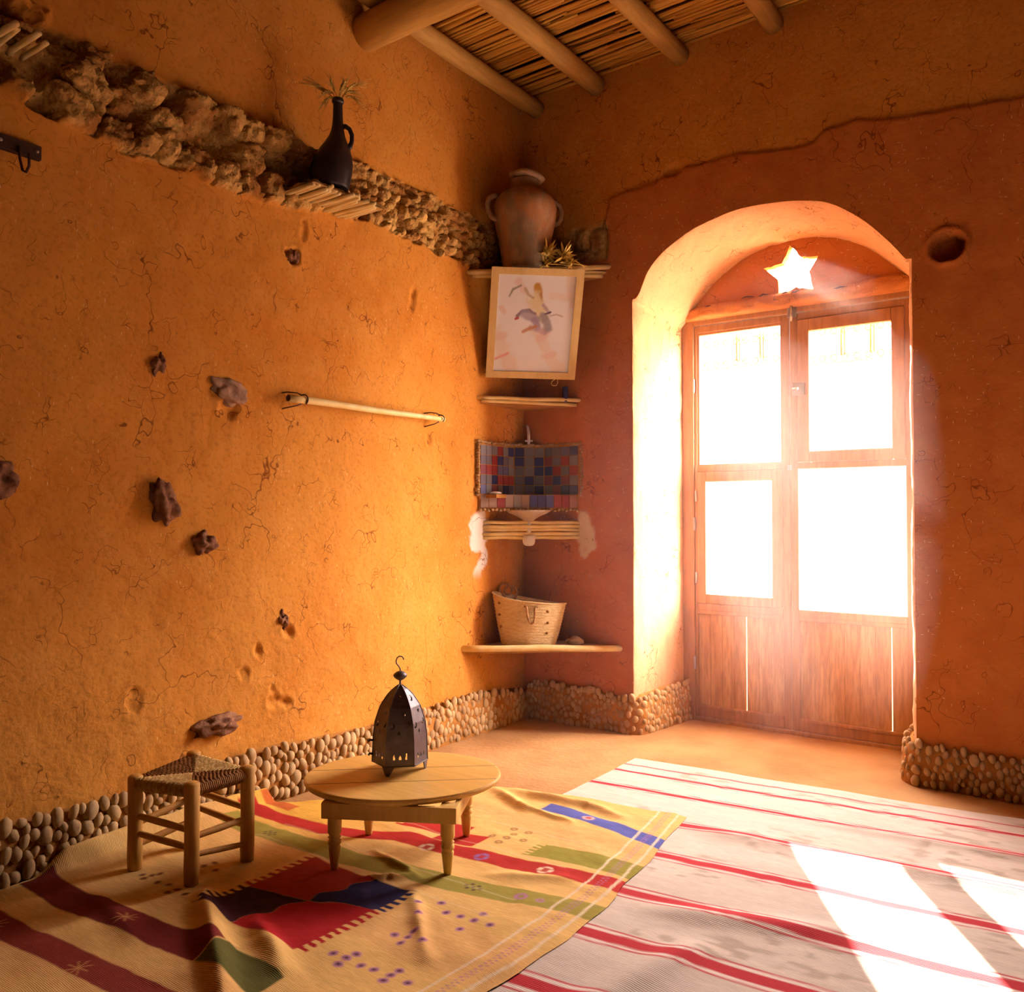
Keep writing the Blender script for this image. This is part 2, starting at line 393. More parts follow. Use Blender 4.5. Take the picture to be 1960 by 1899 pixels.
def left_disp(Y, Z):
    d = 0.016 * fbm(Y, Z, 0.9, 3, 3) + 0.006 * fbm(Y, Z, 4.5, 4, 11) + 0.0022 * fbm(Y, Z, 26, 3, 29)
    zt = np.interp(Y, BT_Y, BT_Z) + 0.022 * fbm(Y, Z, 12, 4, 40); zb = np.interp(Y, BB_Y, BB_Z) + 0.020 * fbm(Y, Z, 11, 4, 50)
    m = smooth(-0.006, 0.006, zt - Z) * smooth(-0.006, 0.006, Z - zb)
    big = smooth(-1.2, -1.7, Y)                              # larger stones away from the corner
    jy, jz = 0.045 * fbm(Y, Z, 11, 4, 7), 0.045 * fbm(Y, Z, 11, 4, 8)
    f1, f2, h = worley(Y + jy, Z + jz, 0.105, 5)
    a = (0.014 + 0.050 * h) * smooth(0.03, 0.14, f2 - f1) + 0.03 * h * (Y * 0 + 1) * (0.6 - f1) - 0.070 * (h < 0.30) * smooth(0.75, 0.3, f1)
    g1, g2, gh = worley(Y + 0.5 * jy, Z + 0.5 * jz, 0.046, 15)
    c = (0.022 * gh + 0.016 * (1 - g1 * 1.2)) * smooth(0.02, 0.25, g2 - g1) - 0.022 * (gh < 0.22)
    r = big * (a + 0.35 * c) + (1 - big) * c + 0.020 * fbm(Y, Z, 22, 5, 60, 0.62) - 0.014
    for (cy_, cz, ry, rz, dp) in DENTS:
        q = np.hypot((Y - cy_) / ry, (Z - cz) / rz) + 0.9 * fbm(Y, Z, 20, 4, 77)
        d = d + dp * smooth(1.1, 0.5, q) * (1 + 0.8 * fbm(Y, Z, 40, 3, 78)) + 0.25 * abs(dp) * np.exp(-((q - 1.15) / 0.22) ** 2)
    # wall above the bare course sits back a little from the lower coat
    up = smooth(-0.01, 0.01, Z - zt)
    return d * (1 - m) + (r + d * 0.4) * m - 0.008 * up, m
ys = np.concatenate([lines(-5.4, -2.95, 0.06)[:-1], lines(-2.95, 0.32, 0.0085)])
zs = np.concatenate([lines(-0.1, 2.25, 0.011)[:-1], lines(2.25, 2.70, 0.0065)[:-1], lines(2.70, 3.62, 0.014)])
Yg, Zg = np.meshgrid(ys, zs)
dx, msk = left_disp(Yg, Zg)
P = np.stack([dx, Yg, Zg], -1)
mb = MB(); mb.grid(P[:, ::-1])
wl_ = mb.obj('wall_left', M_PLASTER, kind='structure')
msk_r = msk[:, ::-1].ravel()
lime = np.zeros_like(Yg)
q = np.hypot((Yg + 0.41) / 0.085, (Zg - 1.02) / 0.11) + 0.55 * fbm(Yg, Zg, 16, 4, 91)
lime = smooth(1.05, 0.8, q)
q = np.abs(Yg + 0.40 - 0.03 * np.sin(Zg * 30)) / 0.028 + 0.8 * fbm(Yg, Zg, 20, 3, 93)
lime = np.maximum(lime, smooth(1.1, 0.7, q) * smooth(0.76, 0.84, Zg) * smooth(1.1, 1.0, Zg))
add_attr(wl_, 'coat', np.stack([msk_r, np.zeros_like(msk_r), lime[:, ::-1].ravel()], -1))

# back wall with the arched doorway
X0, X1 = 0.676, 1.953
AR_X = [X0, 0.694, 0.713, 0.752, 0.833, 1.004, 1.235, 1.461, 1.637, 1.787, 1.90, X1]
AR_Z = [2.185, 2.188, 2.215, 2.312, 2.397, 2.486, 2.534, 2.516, 2.478, 2.365, 2.235, 2.16]
IN_X = [0.72, 0.75, 0.80, 0.875, 0.97, 1.096, 1.21, 1.321, 1.502, 1.672, 1.848, X1]
IN_Z = [2.11, 2.156, 2.225, 2.31, 2.39, 2.455, 2.485, 2.495, 2.482, 2.41, 2.236, 2.13]
def soften(xs_, zs_):
    xs_, zs_ = np.array(xs_), np.array(zs_); k = np.linspace(0, len(xs_) - 1, 400); fx = np.interp(k, range(len(xs_)), xs_); fz = np.interp(k, range(len(xs_)), zs_)
    g = np.exp(-(np.arange(-40, 41) / 17.0) ** 2); g /= g.sum()
    def sm_(v):
        e = np.concatenate([2 * v[0] - v[40:0:-1], v, 2 * v[-1] - v[-2:-42:-1]]); return np.convolve(e, g, 'valid')
    fx, fz = sm_(fx), sm_(fz); return list(fx), list(fz)
_ax, _az = soften(AR_X[2:], AR_Z[2:]); AR_X, AR_Z = AR_X[:2] + _ax, AR_Z[:2] + _az
_ix, _iz = soften(IN_X, IN_Z); IN_X, IN_Z = _ix, _iz
def arch(x): return np.interp(x, AR_X, AR_Z)
ED_X = [-0.3, 0.52, 0.535, 0.783, 0.981, 1.245, 1.489, 1.58, 1.628, 1.761, 1.969, 2.276, 2.6, 5.0]
ED_Z = [2.42, 2.43, 2.735, 2.766, 2.797, 2.80, 2.756, 2.765, 2.802, 2.812, 2.764, 2.741, 2.72, 2.70]
def back_disp(X, Z):
    d = 0.012 * fbm(X, Z, 0.9, 3, 103) + 0.005 * fbm(X, Z, 5, 4, 111) + 0.0018 * fbm(X, Z, 26, 3, 129)
    ez = np.interp(X + 0.02 * fbm(X, Z, 10, 3, 131), ED_X, ED_Z) + 0.014 * fbm(X, Z, 14, 4, 140)
    low = smooth(0.005, -0.005, Z - ez)
    st = smooth(0.50, 0.53, 0.53 + 0 * X) * smooth(0.535, 0.515, X) * smooth(2.415, 2.44, Z) * smooth(2.62, 2.58, Z - 0.16 * (X - 0.3) + 0.03 * fbm(X, Z, 16, 3, 150))
    f1, f2, h = worley(X, Z, 0.10, 105)
    r = (0.025 * h + 0.02 * (1 - f1)) * smooth(0.0, 0.2, f2 - f1) - 0.03 + 0.008 * fbm(X, Z, 30, 4, 160)
    d = d * (1 - st) + r * st + 0.011 * low
    q = np.hypot((X - 2.112) / 0.062, (Z - 2.197) / 0.058) + 0.2 * fbm(X, Z, 20, 3, 177)
    d = d - 0.09 * smooth(1.05, 0.8, q) + 0.014 * np.exp(-((q - 1.15) / 0.2) ** 2)
    q = np.hypot((X - 0.90) / 0.05, (Z - 2.80) / 0.03) + 0.3 * fbm(X, Z, 20, 3, 178)
    d = d - 0.015 * smooth(1.05, 0.8, q)
    return d, st, low
def back_pts(X, Z):
    d, st, low = back_disp(X, Z)
    # rounded corner into the doorway
    return np.stack([X, -d, Z], -1), st, low
mb = MB(); cols = []
def back_grid(xs, zf, nz):
    X = np.repeat(xs[:, None], nz, 1)
    Zm = np.array([np.linspace(zf(x), 3.62, nz) if callable(zf) else np.linspace(zf, 3.62, nz) for x in xs])
    Pp, st, low = back_pts(X, Zm)
    li = np.zeros_like(X)
    if not callable(zf):
        q = np.hypot((X - 0.385) / 0.06, (Zm - 1.0) / 0.12) + 0.55 * fbm(X, Zm, 16, 4, 191)
        li = smooth(1.05, 0.8, q) * 0.9
    mb.grid(Pp.transpose(1, 0, 2)); cols.append(np.stack([st, low * 1.0, li], -1).transpose(1, 0, 2).reshape(-1, 3))
back_grid(lines(-0.3, X0 - 0.006, 0.011), -0.1, 330)
back_grid(lines(X0 - 0.006, X1 + 0.024, 0.011), lambda x: arch(x) + 0.006, 110)
back_grid(lines(X1 + 0.024, 2.7, 0.011), -0.1, 330)
back_grid(lines(2.7, 5.0, 0.08), -0.1, 60)
wb = mb.obj('wall_back', M_PLASTER, kind='structure'); add_attr(wb, 'coat', np.concatenate(cols))

# lining of the doorway: jambs and barrel of the arch, splayed to the door frame
def outline(front):
    if front:
        ax, az = np.array(AR_X), np.array(AR_Z); xl, xr = X0, X1
    else:
        ax, az = np.array(IN_X), np.array(IN_Z); xl, xr = IN_X[0], X1
    zl = lines(-0.05, az[0], 0.02)
    pts = [(xl, z) for z in zl]
    t = np.linspace(0, 1, 90)
    s = np.concatenate([[0], np.cumsum(np.hypot(np.diff(ax), np.diff(az)))]); s /= s[-1]
    px_ = np.interp(t, s, ax); pz_ = np.interp(t, s, az)
    pts += list(zip(px_, pz_))[1:]
    zr = lines(-0.05, az[-1], 0.02)[::-1]
    n = len(lines(-0.05, AR_Z[0], 0.02))
    return pts, [(xr, z) for z in zr]
def resample(pts, n):
    a = np.array(pts); s = np.concatenate([[0], np.cumsum(np.hypot(np.diff(a[:, 0]), np.diff(a[:, 1])))])
    t = np.linspace(0, s[-1], n); return np.stack([np.interp(t, s, a[:, 0]), np.interp(t, s, a[:, 1])], -1)
def full(front):
    p, r = outline(front)
    ax = AR_X if front else IN_X
    L_ = [q for q in p if q[1] <= (AR_Z[0] if front else IN_Z[0]) + 1e-6 and q[0] <= ax[0] + 1e-6]
    arcp = p[len(L_) - 1:]
    return np.concatenate([resample(L_, 100)[:-1], resample(arcp, 120)[:-1], resample(r, 100)])
Fo, Bo = full(True), full(False)
ts = np.concatenate([[0, 0.012, 0.03, 0.055], np.linspace(0.09, 1, 34)])
rows = []
cxm = 1.31
for t in ts:
    p = Fo * (1 - t) + Bo * t
    y = -0.006 + t * 0.50
    tn = min(t / 0.16, 1.0)
    rr_ = np.where(p[:, 0] < cxm, 0.014, 0.036); rd = rr_ * (1 - math.sqrt(max(0.0, 1 - (1 - tn) ** 2)))     # worn rounded lip at the wall face
    nx = np.where(p[:, 0] < cxm, -1, 1) * (p[:, 1] < 2.17); nz = (p[:, 1] >= 2.17) * np.where(p[:, 0] < cxm, 1.0, np.clip((1.95 - p[:, 0]) / 0.2, 0.4, 1.0))
    rag = 0.010 * fbm(p[:, 1] * 1.0 + p[:, 0], p[:, 0] * 2 + t, 9, 4, 201) + 0.004 * fbm(p[:, 1] + p[:, 0], np.full(len(p), t * 0.5), 30, 3, 202)
    x = p[:, 0] + nx * (rd + rag * 0.7); z = p[:, 1] + nz * (rd + rag * 0.7)
    y = y - (back_disp(x, z)[0] - 0.006) * (1 - tn)
    rows.append(np.stack([x, y + 0 * x, z], -1))
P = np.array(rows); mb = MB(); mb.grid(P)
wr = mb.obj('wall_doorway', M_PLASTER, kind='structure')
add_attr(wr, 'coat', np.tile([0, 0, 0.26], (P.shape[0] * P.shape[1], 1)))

# tympanum above the door, pierced by a star
DY = 0.474
STAR = [(1.316, 2.470), (1.368, 2.402), (1.456, 2.391), (1.408, 2.318), (1.431, 2.228), (1.345, 2.252), (1.255, 2.210), (1.252, 2.305), (1.177, 2.374), (1.276, 2.387)]
bm = bmesh.new()
outer = [(0.70, 2.14), (1.99, 2.14), (1.99, 2.60), (0.70, 2.60)]
def loop(pts, y): return [bm.verts.new((x, y, z)) for x, z in pts]
def dens(pts, n=6):
    o = []
    for i in range(len(pts)):
        a, b = pts[i], pts[(i + 1) % len(pts)]
        for k in range(n): o.append((a[0] + (b[0] - a[0]) * k / n, a[1] + (b[1] - a[1]) * k / n))
    return o
star_r = []
for (x, z) in dens(STAR, 5):
    star_r.append((x + 0.006 * mn.noise(Vector((x * 40, z * 40, 0))), z + 0.006 * mn.noise(Vector((x * 40, z * 40, 5)))))
lo, ls = loop(dens(outer, 14), DY - 0.004), loop(star_r, DY - 0.004)
for l in (lo, ls):
    for i in range(len(l)): bm.edges.new((l[i], l[(i + 1) % len(l)]))
bmesh.ops.triangle_fill(bm, use_beauty=True, edges=bm.edges[:])
lb = loop(star_r, DY + 0.045)
for i in range(len(ls)):
    j = (i + 1) % len(ls); bm.faces.new((ls[i], ls[j], lb[j], lb[i]))
bmesh.ops.recalc_face_normals(bm, faces=bm.faces[:])
me = bpy.data.meshes.new('wall_tympanum'); bm.to_mesh(me); bm.free(); me.materials.append(M_PLASTER)
wt = bpy.data.objects.new('wall_tympanum', me); COL.objects.link(wt); wt['kind'] = 'structure'
add_attr(wt, 'coat', np.tile([0, 0.75, 0.0], (len(me.vertices), 1)))
# mud ledge smeared over the wooden lintel
mb = MB()
xs = lines(0.74, 1.97, 0.012); tt = np.linspace(0, 1, 10)
Xl, Tl = np.meshgrid(xs, tt)
hh = 0.075 + 0.018 * fbm(Xl, Tl, 3, 3, 210) + 0.02 * (Xl > 1.55) * smooth(1.55, 1.7, Xl)
Zl = 2.150 + Tl * hh
Yl = DY - 0.004 - 0.026 * np.sqrt(np.clip(1 - (2 * Tl - 1) ** 2, 0, 1)) * (1 + 0.6 * fbm(Xl, Tl * 0.2, 14, 3, 214))
mb.grid(np.stack([Xl, Yl, Zl], -1)); o = mb.obj('trim_lintel', M_PLASTER, kind='structure')
add_attr(o, 'coat', np.tile([0, 0.35, 0.05], (len(o.data.vertices), 1)))

mb = MB(); rr = random.Random(61); x = 0.86
while x < 1.93:                                       # broken crack where the ledge pulls off the lintel
    L_ = rr.uniform(0.03, 0.12)
    if rr.random() < 0.62:
        zc = 2.222 + 0.012 * math.sin(x * 7); pts = [(x + L_ * t / 4, DY - 0.022 + rr.uniform(-0.002, 0.002), zc + rr.uniform(-0.004, 0.004)) for t in range(5)]
        mb.tube(pts, [0.001, 0.0035, 0.004, 0.003, 0.001], 6)
    x += L_ + rr.uniform(0.0, 0.03)
mb.obj('trim_crack', M_WIRE, kind='structure')

# floor, unseen walls, ceiling
mb = MB()
Xf, Yf = np.meshgrid(lines(-0.3, 5.0, 0.04), lines(-5.5, 0.62, 0.04))
Zf = 0.006 * fbm(Xf, Yf, 1.6, 3, 220) - 0.006 - 0.0 * Xf
mb.grid(np.stack([Xf, Yf, Zf], -1)); mb.box((-0.3, -5.5, -0.2), (5.0, 0.62, -0.05)); mb.obj('floor', M_FLOOR, kind='structure')
mb = MB().box((4.7, -5.5, -0.1), (4.9, 0.3, 3.6)); mb.obj('wall_right', M_DARKMUD, kind='structure')
mb = MB().box((-0.3, -5.4, -0.1), (4.9, -5.2, 3.6)); mb.obj('wall_front', M_DARKMUD, kind='structure')
MB().box((-0.4, -5.5, 3.47), (5.0, 0.6, 3.62)).obj('ceiling', M_DARKMUD, kind='structure')  # dark backing colour stands in for shadow in the gaps between reeds
mb = MB()
y = 0.03
while y > -2.3:                                   # canes of the reed ceiling lie side by side over the beams
    r = 0.0060 + 0.0055 * random.random()
    x = -0.08 - random.random() * 0.3; z0 = 3.427 + random.uniform(-0.009, 0.009)
    while x < 2.6:
        ln = random.uniform(0.5, 1.6); k = 4
        dy = random.uniform(-0.028, 0.028); dz = random.uniform(-0.006, 0.006)
        pts = [(x + ln * t / k, y + dy * t / k + random.uniform(-0.003, 0.003), z0 + dz * math.sin(3 * t / k) + random.uniform(-0.003, 0.003)) for t in range(k + 1)]
        mb.tube(pts, [r * random.uniform(0.9, 1.1) for _ in pts], 6); x += ln - 0.02
    y -= r * 1.85
mb.obj('ceiling_reeds', M_REED, kind='structure')
mb = MB().box((-0.5, -5.5, -0.2), (-0.13, 0.6, 3.62)).box((-0.5, 0.13, -0.2), (0.655, 0.60, 3.62)).box((1.985, 0.13, -0.2), (5.0, 0.60, 3.62)).box((0.655, 0.13, 2.63), (1.985, 0.60, 3.62))
mb.obj('wall_core', M_DARKMUD, kind='structure')

# pebble skirting set in mud at the foot of the walls
def pebbles(name, path, hfun, dens_=1.0, seed=1, rmin=0.014, rmax=0.024, mud=lambda s: 0.0):
    """path: list of (x, y, nx, ny) along the foot of a wall, nx, ny = into the room"""
    rr = random.Random(seed); mb = MB(); mo = MB()
    seg = []
    for (a, b) in zip(path[:-1], path[1:]):
        seg.append((a, b, math.hypot(b[0] - a[0], b[1] - a[1])))
    Lt = sum(s[2] for s in seg)
    def at(s):
        for a, b, l in seg:
            if s <= l + 1e-9:
                t = s / l if l else 0
                nx, ny = a[2] * (1 - t) + b[2] * t, a[3] * (1 - t) + b[3] * t; n = math.hypot(nx, ny) or 1
                return a[0] + (b[0] - a[0]) * t, a[1] + (b[1] - a[1]) * t, nx / n, ny / n
            s -= l
        a = path[-1]; return a
    # mortar bank
    ss = np.linspace(0, Lt, max(3, int(Lt / 0.02))); P = np.zeros((9, len(ss), 3))
    for j, s in enumerate(ss):
        x, y, nx, ny = at(s); h = hfun(s)
        for i in range(9):
            t = i / 8.0; z = -0.03 + t * (h + 0.03)
            d = 0.034 + mud(s) - 0.010 * t - (0.036 + mud(s)) * max(0, (t - 0.8) / 0.2) ** 2 + 0.006 * mn.noise(Vector((s * 18, z * 18, seed)))
            P[i, j] = (x + nx * d, y + ny * d, z)
    mo.grid(P); mo.n0 = len(mo.f)
    placed = []
    tries = int(7000 * Lt * dens_)
    for _ in range(tries):
        s = rr.uniform(0.0, Lt); h = hfun(s); z = rr.uniform(0.005, h - 0.01)
        r = rr.uniform(rmin, rmax)
        if any(abs(s - s2) < 0.08 and math.hypot((s - s2) / 0.82, (z - z2) / 1.1) < (r + r2) * 0.77 for s2, z2, r2 in placed): continue
        placed.append((s, z, r))
        x, y, nx, ny = at(s); t = z / h
        d = 0.034 - 0.012 * t + 0.002
        ang = math.atan2(ny, nx); tilt = rr.uniform(-0.5, 0.5)
        R3 = Matrix.Rotation(ang, 3, 'Z') @ Matrix.Rotation(tilt, 3, 'X')
        mo.blob((x + nx * d, y + ny * d, z), (r * 0.62, r * rr.uniform(0.72, 0.95), r * rr.uniform(0.95, 1.3)), 2, 0.18, rr.random() * 90, R3, 1.1)
    return mo
M_PEB2 = None
def peb_mat():
    m, nt, b = new_mat('pebbles_in_mud'); v = coords(nt)
    n = noise_n(nt, v, 34, 3); n2 = noise_n(nt, v, 9, 2)
    base = mixc(nt, ramp(nt, n2, 0.35, 0.65), (0.38, 0.205, 0.075), (0.56, 0.34, 0.14))
    base = mixc(nt, ramp(nt, n, 0.4, 0.7, 0, 0.4), base, (0.66, 0.45, 0.22))
    nt.links.new(base, b.inputs['Base Color']); b.inputs['Roughness'].default_value = 0.8
    bp = N(nt, 'ShaderNodeBump', Strength=0.25, Distance=0.003); nt.links.new(noise_n(nt, v, 120, 3), bp.inputs['Height']); nt.links.new(bp.outputs[0], b.inputs['Normal'])
    return m
M_PEB = peb_mat()
def skirt(mo, name):
    o = mo.obj(name, M_PEB, kind='structure'); o.data.materials.append(M_MORTAR)
    idx = np.zeros(len(o.data.polygons), dtype=np.int32); idx[:mo.n0] = 1; o.data.polygons.foreach_set('material_index', idx)
skirt(pebbles('l', [(0.0, -3.3, 1, 0), (0.0, -0.03, 1, 0)], lambda s: 0.195 - 0.03 * max(0, (s - 2.7) / 0.5) + 0.012 * math.sin(s * 5), 1.0, 1, 0.016, 0.028, lambda s: 0.008 * smooth(1.5, 2.9, s)), 'baseboard_left')
skirt(pebbles('b', [(0.03, 0.0, 0, -1), (0.655, 0.0, 0, -1), (0.690, 0.03, 0.8, -0.6), (0.725, 0.46, 1, 0.1)], lambda s: 0.20 + 0.010 * math.sin(s * 7), 0.9, 2, 0.014, 0.023, lambda s: 0.007), 'baseboard_back')
skirt(pebbles('r', [(1.945, 0.46, -1, 0), (1.945, 0.03, -1, 0), (1.985, -0.008, -0.5, -0.85), (4.66, 0.0, 0, -1)], lambda s: 0.175 + 0.010 * math.sin(s * 6), 0.9, 3, 0.014, 0.024, lambda s: 0.007), 'baseboard_right')
#@@PART2
# ------------------------------------------------------------------ the double door
door = root('door_1', (1.33, DY, 0.0), 'weathered wooden double door with white glowing panes under the star', 'door', kind='structure')
def frame_rect(mb, x0, x1, z0, z1, ix0, ix1, iz0, iz1, ya, yb, bev=0.004):
    mb.box((x0, ya, z0), (ix0, yb, z1), bev=bev); mb.box((ix1, ya, z0), (x1, yb, z1), bev=bev)
    mb.box((ix0, ya, iz1), (ix1, yb, z1), bev=bev); mb.box((ix0, ya, z0), (ix1, yb, iz0), bev=bev)
mb = MB(); frame_rect(mb, 0.715, 1.965, -0.01, 2.170, 0.785, 1.885, 0.012, 2.125, DY - 0.005, DY + 0.075, 0.006)
mb.box((0.785, DY + 0.045, 0.0), (0.80, DY + 0.075, 2.125)); mb.box((1.865, DY + 0.045, 0.0), (1.885, DY + 0.075, 2.125))
part(mb, 'door_frame', M_DOOR, door)
def planks(x0, x1, z0, z1, n, gap_i, y, name, par, seed):
    rr = random.Random(seed); mb = MB(); wd = (x1 - x0) / n
    for i in range(n):
        a = x0 + wd * i + (0.0022 if i == gap_i else 0.0004); b = x0 + wd * (i + 1) - (0.0022 if i + 1 == gap_i else 0.0004)
        yy = y + rr.uniform(-0.002, 0.002); mb.box((a, yy, z0), (b, yy + 0.014, z1), bev=0.0025)
    return part(mb, name, M_PANEL, par)
def leaf(name, x0, x1, lock, px0, px1):
    mb = MB()
    ya, yb = DY + 0.004, DY + 0.042
    mb.box((x0, ya, 0.014), (px0, yb, 2.120), bev=0.004); mb.box((px1, ya, 0.014), (x1, yb, 2.120), bev=0.004)
    mb.box((px0, ya, 2.085), (px1, yb, 2.120), bev=0.004); mb.box((px0, ya, 1.330), (px1, yb, 1.362), bev=0.004)
    mb.box((px0, ya, 0.585), (px1, yb, 0.622), bev=0.004); mb.box((px0, ya, 0.014), (px1, yb, 0.062), bev=0.004)
    mb.box((px0, ya - 0.004, 0.565), (px1, ya + 0.012, 0.586), bev=0.004); mb.box((px0, ya - 0.004, 0.060), (px1, ya + 0.012, 0.078), bev=0.004)
    return part(mb, name, M_DOOR, door)
lf = leaf('door_leaf', 0.786, 1.303, None, 0.801, 1.266)
rf = leaf('door_leaf', 1.307, 1.884, None, 1.346, 1.848)
planks(0.801, 1.266, 0.07, 0.585, 7, 4, DY + 0.014, 'lower_panel', lf, 5)
planks(1.346, 1.848, 0.07, 0.585, 7, 6, DY + 0.014, 'lower_panel', rf, 6)
def casement(par, x0, x1, z0, z1, ix0, ix1, iz0, iz1):
    mb = MB(); frame_rect(mb, x0, x1, z0, z1, ix0, ix1, iz0, iz1, DY - 0.004, DY + 0.03, 0.005)
    part(mb, 'casement', M_DOOR, par)
def pane(par, x0, x1, z0, z1):
    part(MB().box((x0, DY + 0.020, z0), (x1, DY + 0.024, z1)), 'pane', M_GLASS, par)
casement(lf, 0.802, 1.265, 0.623, 1.329, 0.852, 1.211, 0.674, 1.276)
casement(rf, 1.347, 1.847, 1.363, 2.084, 1.405, 1.790, 1.418, 2.022)
mb = MB(); frame_rect(mb, 0.801, 1.266, 1.362, 2.085, 0.813, 1.256, 1.371, 2.073, DY + 0.01, DY + 0.03, 0.002); part(mb, 'glazing_bead', M_DOOR, lf)
pane(lf, 0.801, 1.266, 1.362, 2.085); pane(lf, 0.845, 1.218, 0.668, 1.282)
pane(rf, 1.398, 1.797, 1.410, 2.028); pane(rf, 1.346, 1.848, 0.622, 1.330)
# latch, bolts and hinges
part(MB().box((1.318, DY - 0.006, 1.70), (1.385, DY + 0.006, 1.765), bev=0.003).tube([(1.335, DY - 0.006, 1.733), (1.335, DY - 0.03, 1.733), (1.36, DY - 0.034, 1.733)], 0.006, 8), 'latch', M_METAL, rf)
part(MB().box((1.300, DY - 0.012, 2.10), (1.345, DY - 0.001, 2.150), bev=0.003).tube([(1.322, DY - 0.014, 2.08), (1.322, DY - 0.014, 2.16)], 0.006, 8), 'bolt', M_METAL, door)
part(MB().box((1.292, DY - 0.006, 1.325), (1.312, DY + 0.004, 1.352), bev=0.002), 'catch', M_METAL, lf)
for z in (0.76, 1.20): part(MB().tube([(0.797, DY - 0.008, z - 0.03), (0.797, DY - 0.008, z + 0.03)], 0.006, 8), 'hinge', M_METAL, lf)
for z in (0.30, 1.05, 1.80): part(MB().tube([(0.786, DY - 0.004, z - 0.035), (0.786, DY - 0.004, z + 0.035)], 0.006, 8), 'hinge', M_METAL, door)
# scrolled iron grille outside the upper panes
def grille(x0, x1, zt, zb, bars, name='grille'):
    mb = MB(); y = DY + 0.10
    for xb in bars: mb.tube([(xb, y, zt), (xb, y, zb)], 0.0055, 6); mb.tube([(xb + 0.016, y, zt), (xb + 0.016, y, zb)], 0.0045, 6)
    n = int((x1 - x0) / 0.052)
    for row, zz in enumerate((zt - 0.035, zb - 0.01)):
        for i in range(n):
            cx = x0 + (i + 0.5) * (x1 - x0) / n
            pts = []
            for k in range(15):
                a = k / 14 * 2 * math.pi * 1.15; r = 0.019 - 0.0085 * k / 14
                pts.append((cx + r * math.cos(a) * (1 if i % 2 else -1), y, zz + r * math.sin(a)))
            mb.tube(pts, 0.0032, 5)
    mb.tube([(x0, y, zb - 0.033), (x1, y, zb - 0.033)], 0.0026, 5)
    for xb in (x0, x1): mb.tube([(xb, y, zb - 0.06), (xb, y, 2.12)], 0.004, 6)
    mb.tube([(x0, y, 2.112), (x1, y, 2.112)], 0.004, 6)
    part(mb, name, M_GRILLE, door)
grille(0.79, 1.29, 2.07, 1.93, (0.99, 1.12)); grille(1.36, 1.86, 2.06, 1.90, (1.535, 1.675))

# ------------------------------------------------------------------ roof beams
def log(name, a, b, r, mat, label, seed):
    rr = random.Random(seed); k = 14; pts = []; rad = []
    for i in range(k + 1):
        t = i / k; p = Vector(a).lerp(Vector(b), t)
        p += Vector((mn.noise(Vector((seed, t * 4, 0))) * 0.02, 0, mn.noise(Vector((seed, t * 4, 7))) * 0.012))
        pts.append(p); rad.append(r * (1 + 0.12 * mn.noise(Vector((seed + 9, t * 7, 0)))))
    o = MB().tube(pts, rad, 14).obj(name, mat, None, a); o['label'] = label; o['category'] = 'beam'; o['kind'] = 'thing'
    o['group'] = 'round logs carrying the reed ceiling'; return o
log('roof_beam', (0.075, 0.05, 3.340), (0.09, -5.3, 3.350), 0.046, M_BEAM, 'knotty round log beam running along the top of the left wall', 3)
log('roof_beam', (0.455, 0.05, 3.358), (0.47, -5.3, 3.356), 0.049, M_BEAM, 'round log beam under the reeds, second out from the left wall', 5)
log('roof_beam', (0.935, 0.05, 3.360), (0.94, -5.3, 3.358), 0.047, M_BEAM, 'round log beam under the reeds, third out from the left wall', 8)
log('roof_beam', (1.400, 0.05, 3.358), (1.41, -5.3, 3.360), 0.045, M_BEAM, 'shortest seen log beam under the reeds, high above the arched door', 11)
o = log('main_beam', (-0.10, -1.215, 3.232), (4.8, -1.215, 3.215), 0.076, M_BEAMX, 'thick pale crossbeam let into the top of the left wall', 17)
del o['group']

# ------------------------------------------------------------------ floor rugs
def rug_z(x, y):
    r = 0.006 + 0.006 * (fbm(x * 0.7, y * 1.6, 2.2, 3, 301) + 0.5)
    r = r + 0.010 * np.exp(-(((y + 1.02 - 0.10 * (x - 1.8)) / 0.045) ** 2)) * smooth(1.35, 1.6, x) * (0.4 + vnoise(x * 5, y * 0, 303))
    r = r + 0.014 * np.exp(-(((y + 1.62 - 0.35 * (x - 1.8)) / 0.05) ** 2)) * smooth(1.5, 1.75, x) * smooth(2.3, 1.9, x)
    r = r + 0.012 * np.exp(-(((x - 1.78 - 0.25 * (y + 1.9)) / 0.05) ** 2)) * smooth(-1.72, -1.85, y)
    r = r + 0.008 * np.exp(-(((y + 0.72 - 0.12 * (x - 2.0)) / 0.03) ** 2)) * smooth(1.6, 2.0, x)
    return np.maximum(r, 0.003)
xs = lines(0.90, 4.3, 0.014); ysr = lines(-4.9, -0.30, 0.0075)
U, V = np.meshgrid(xs, ysr)
Xr = U + 0.012 * fbm(V, U * 0, 4, 3, 310) * smooth(1.0, 0.9, U)
Yr = V
edge = -0.405 + 0.10 * (Xr - 1.0) + 0.012 * fbm(Xr, Xr * 0, 3, 3, 311)
sc_ = (edge + 4.9) / (-0.30 + 4.9); Yr = -4.9 + (V + 4.9) * sc_
Zr = rug_z(Xr, Yr)
mb = MB(); mb.grid(np.stack([Xr, Yr, Zr], -1))
dye = np.zeros(Xr.shape + (3,)); nz = fbm(Xr * 0.6, Yr * 3, 14, 3, 320)
gray = np.array([0.72, 0.60, 0.50]); dye[:] = gray
dye *= (1 + 0.10 * nz)[..., None]
fl = smooth(0.62, 0.75, vnoise(Xr * 22, Yr * 55, 322)) * smooth(0.45, 0.6, vnoise(Xr * 4, Yr * 6, 323))
dye = dye * (1 - 0.45 * fl[..., None]) + 0.45 * fl[..., None] * np.array([0.30, 0.20, 0.13])
yy = Yr - 0.105 * (Xr - 1.45) + 0.012 * fbm(Xr, Yr * 0.3, 2.5, 3, 330) + 0.006 * fbm(Xr, Yr * 0.3, 8, 2, 331)
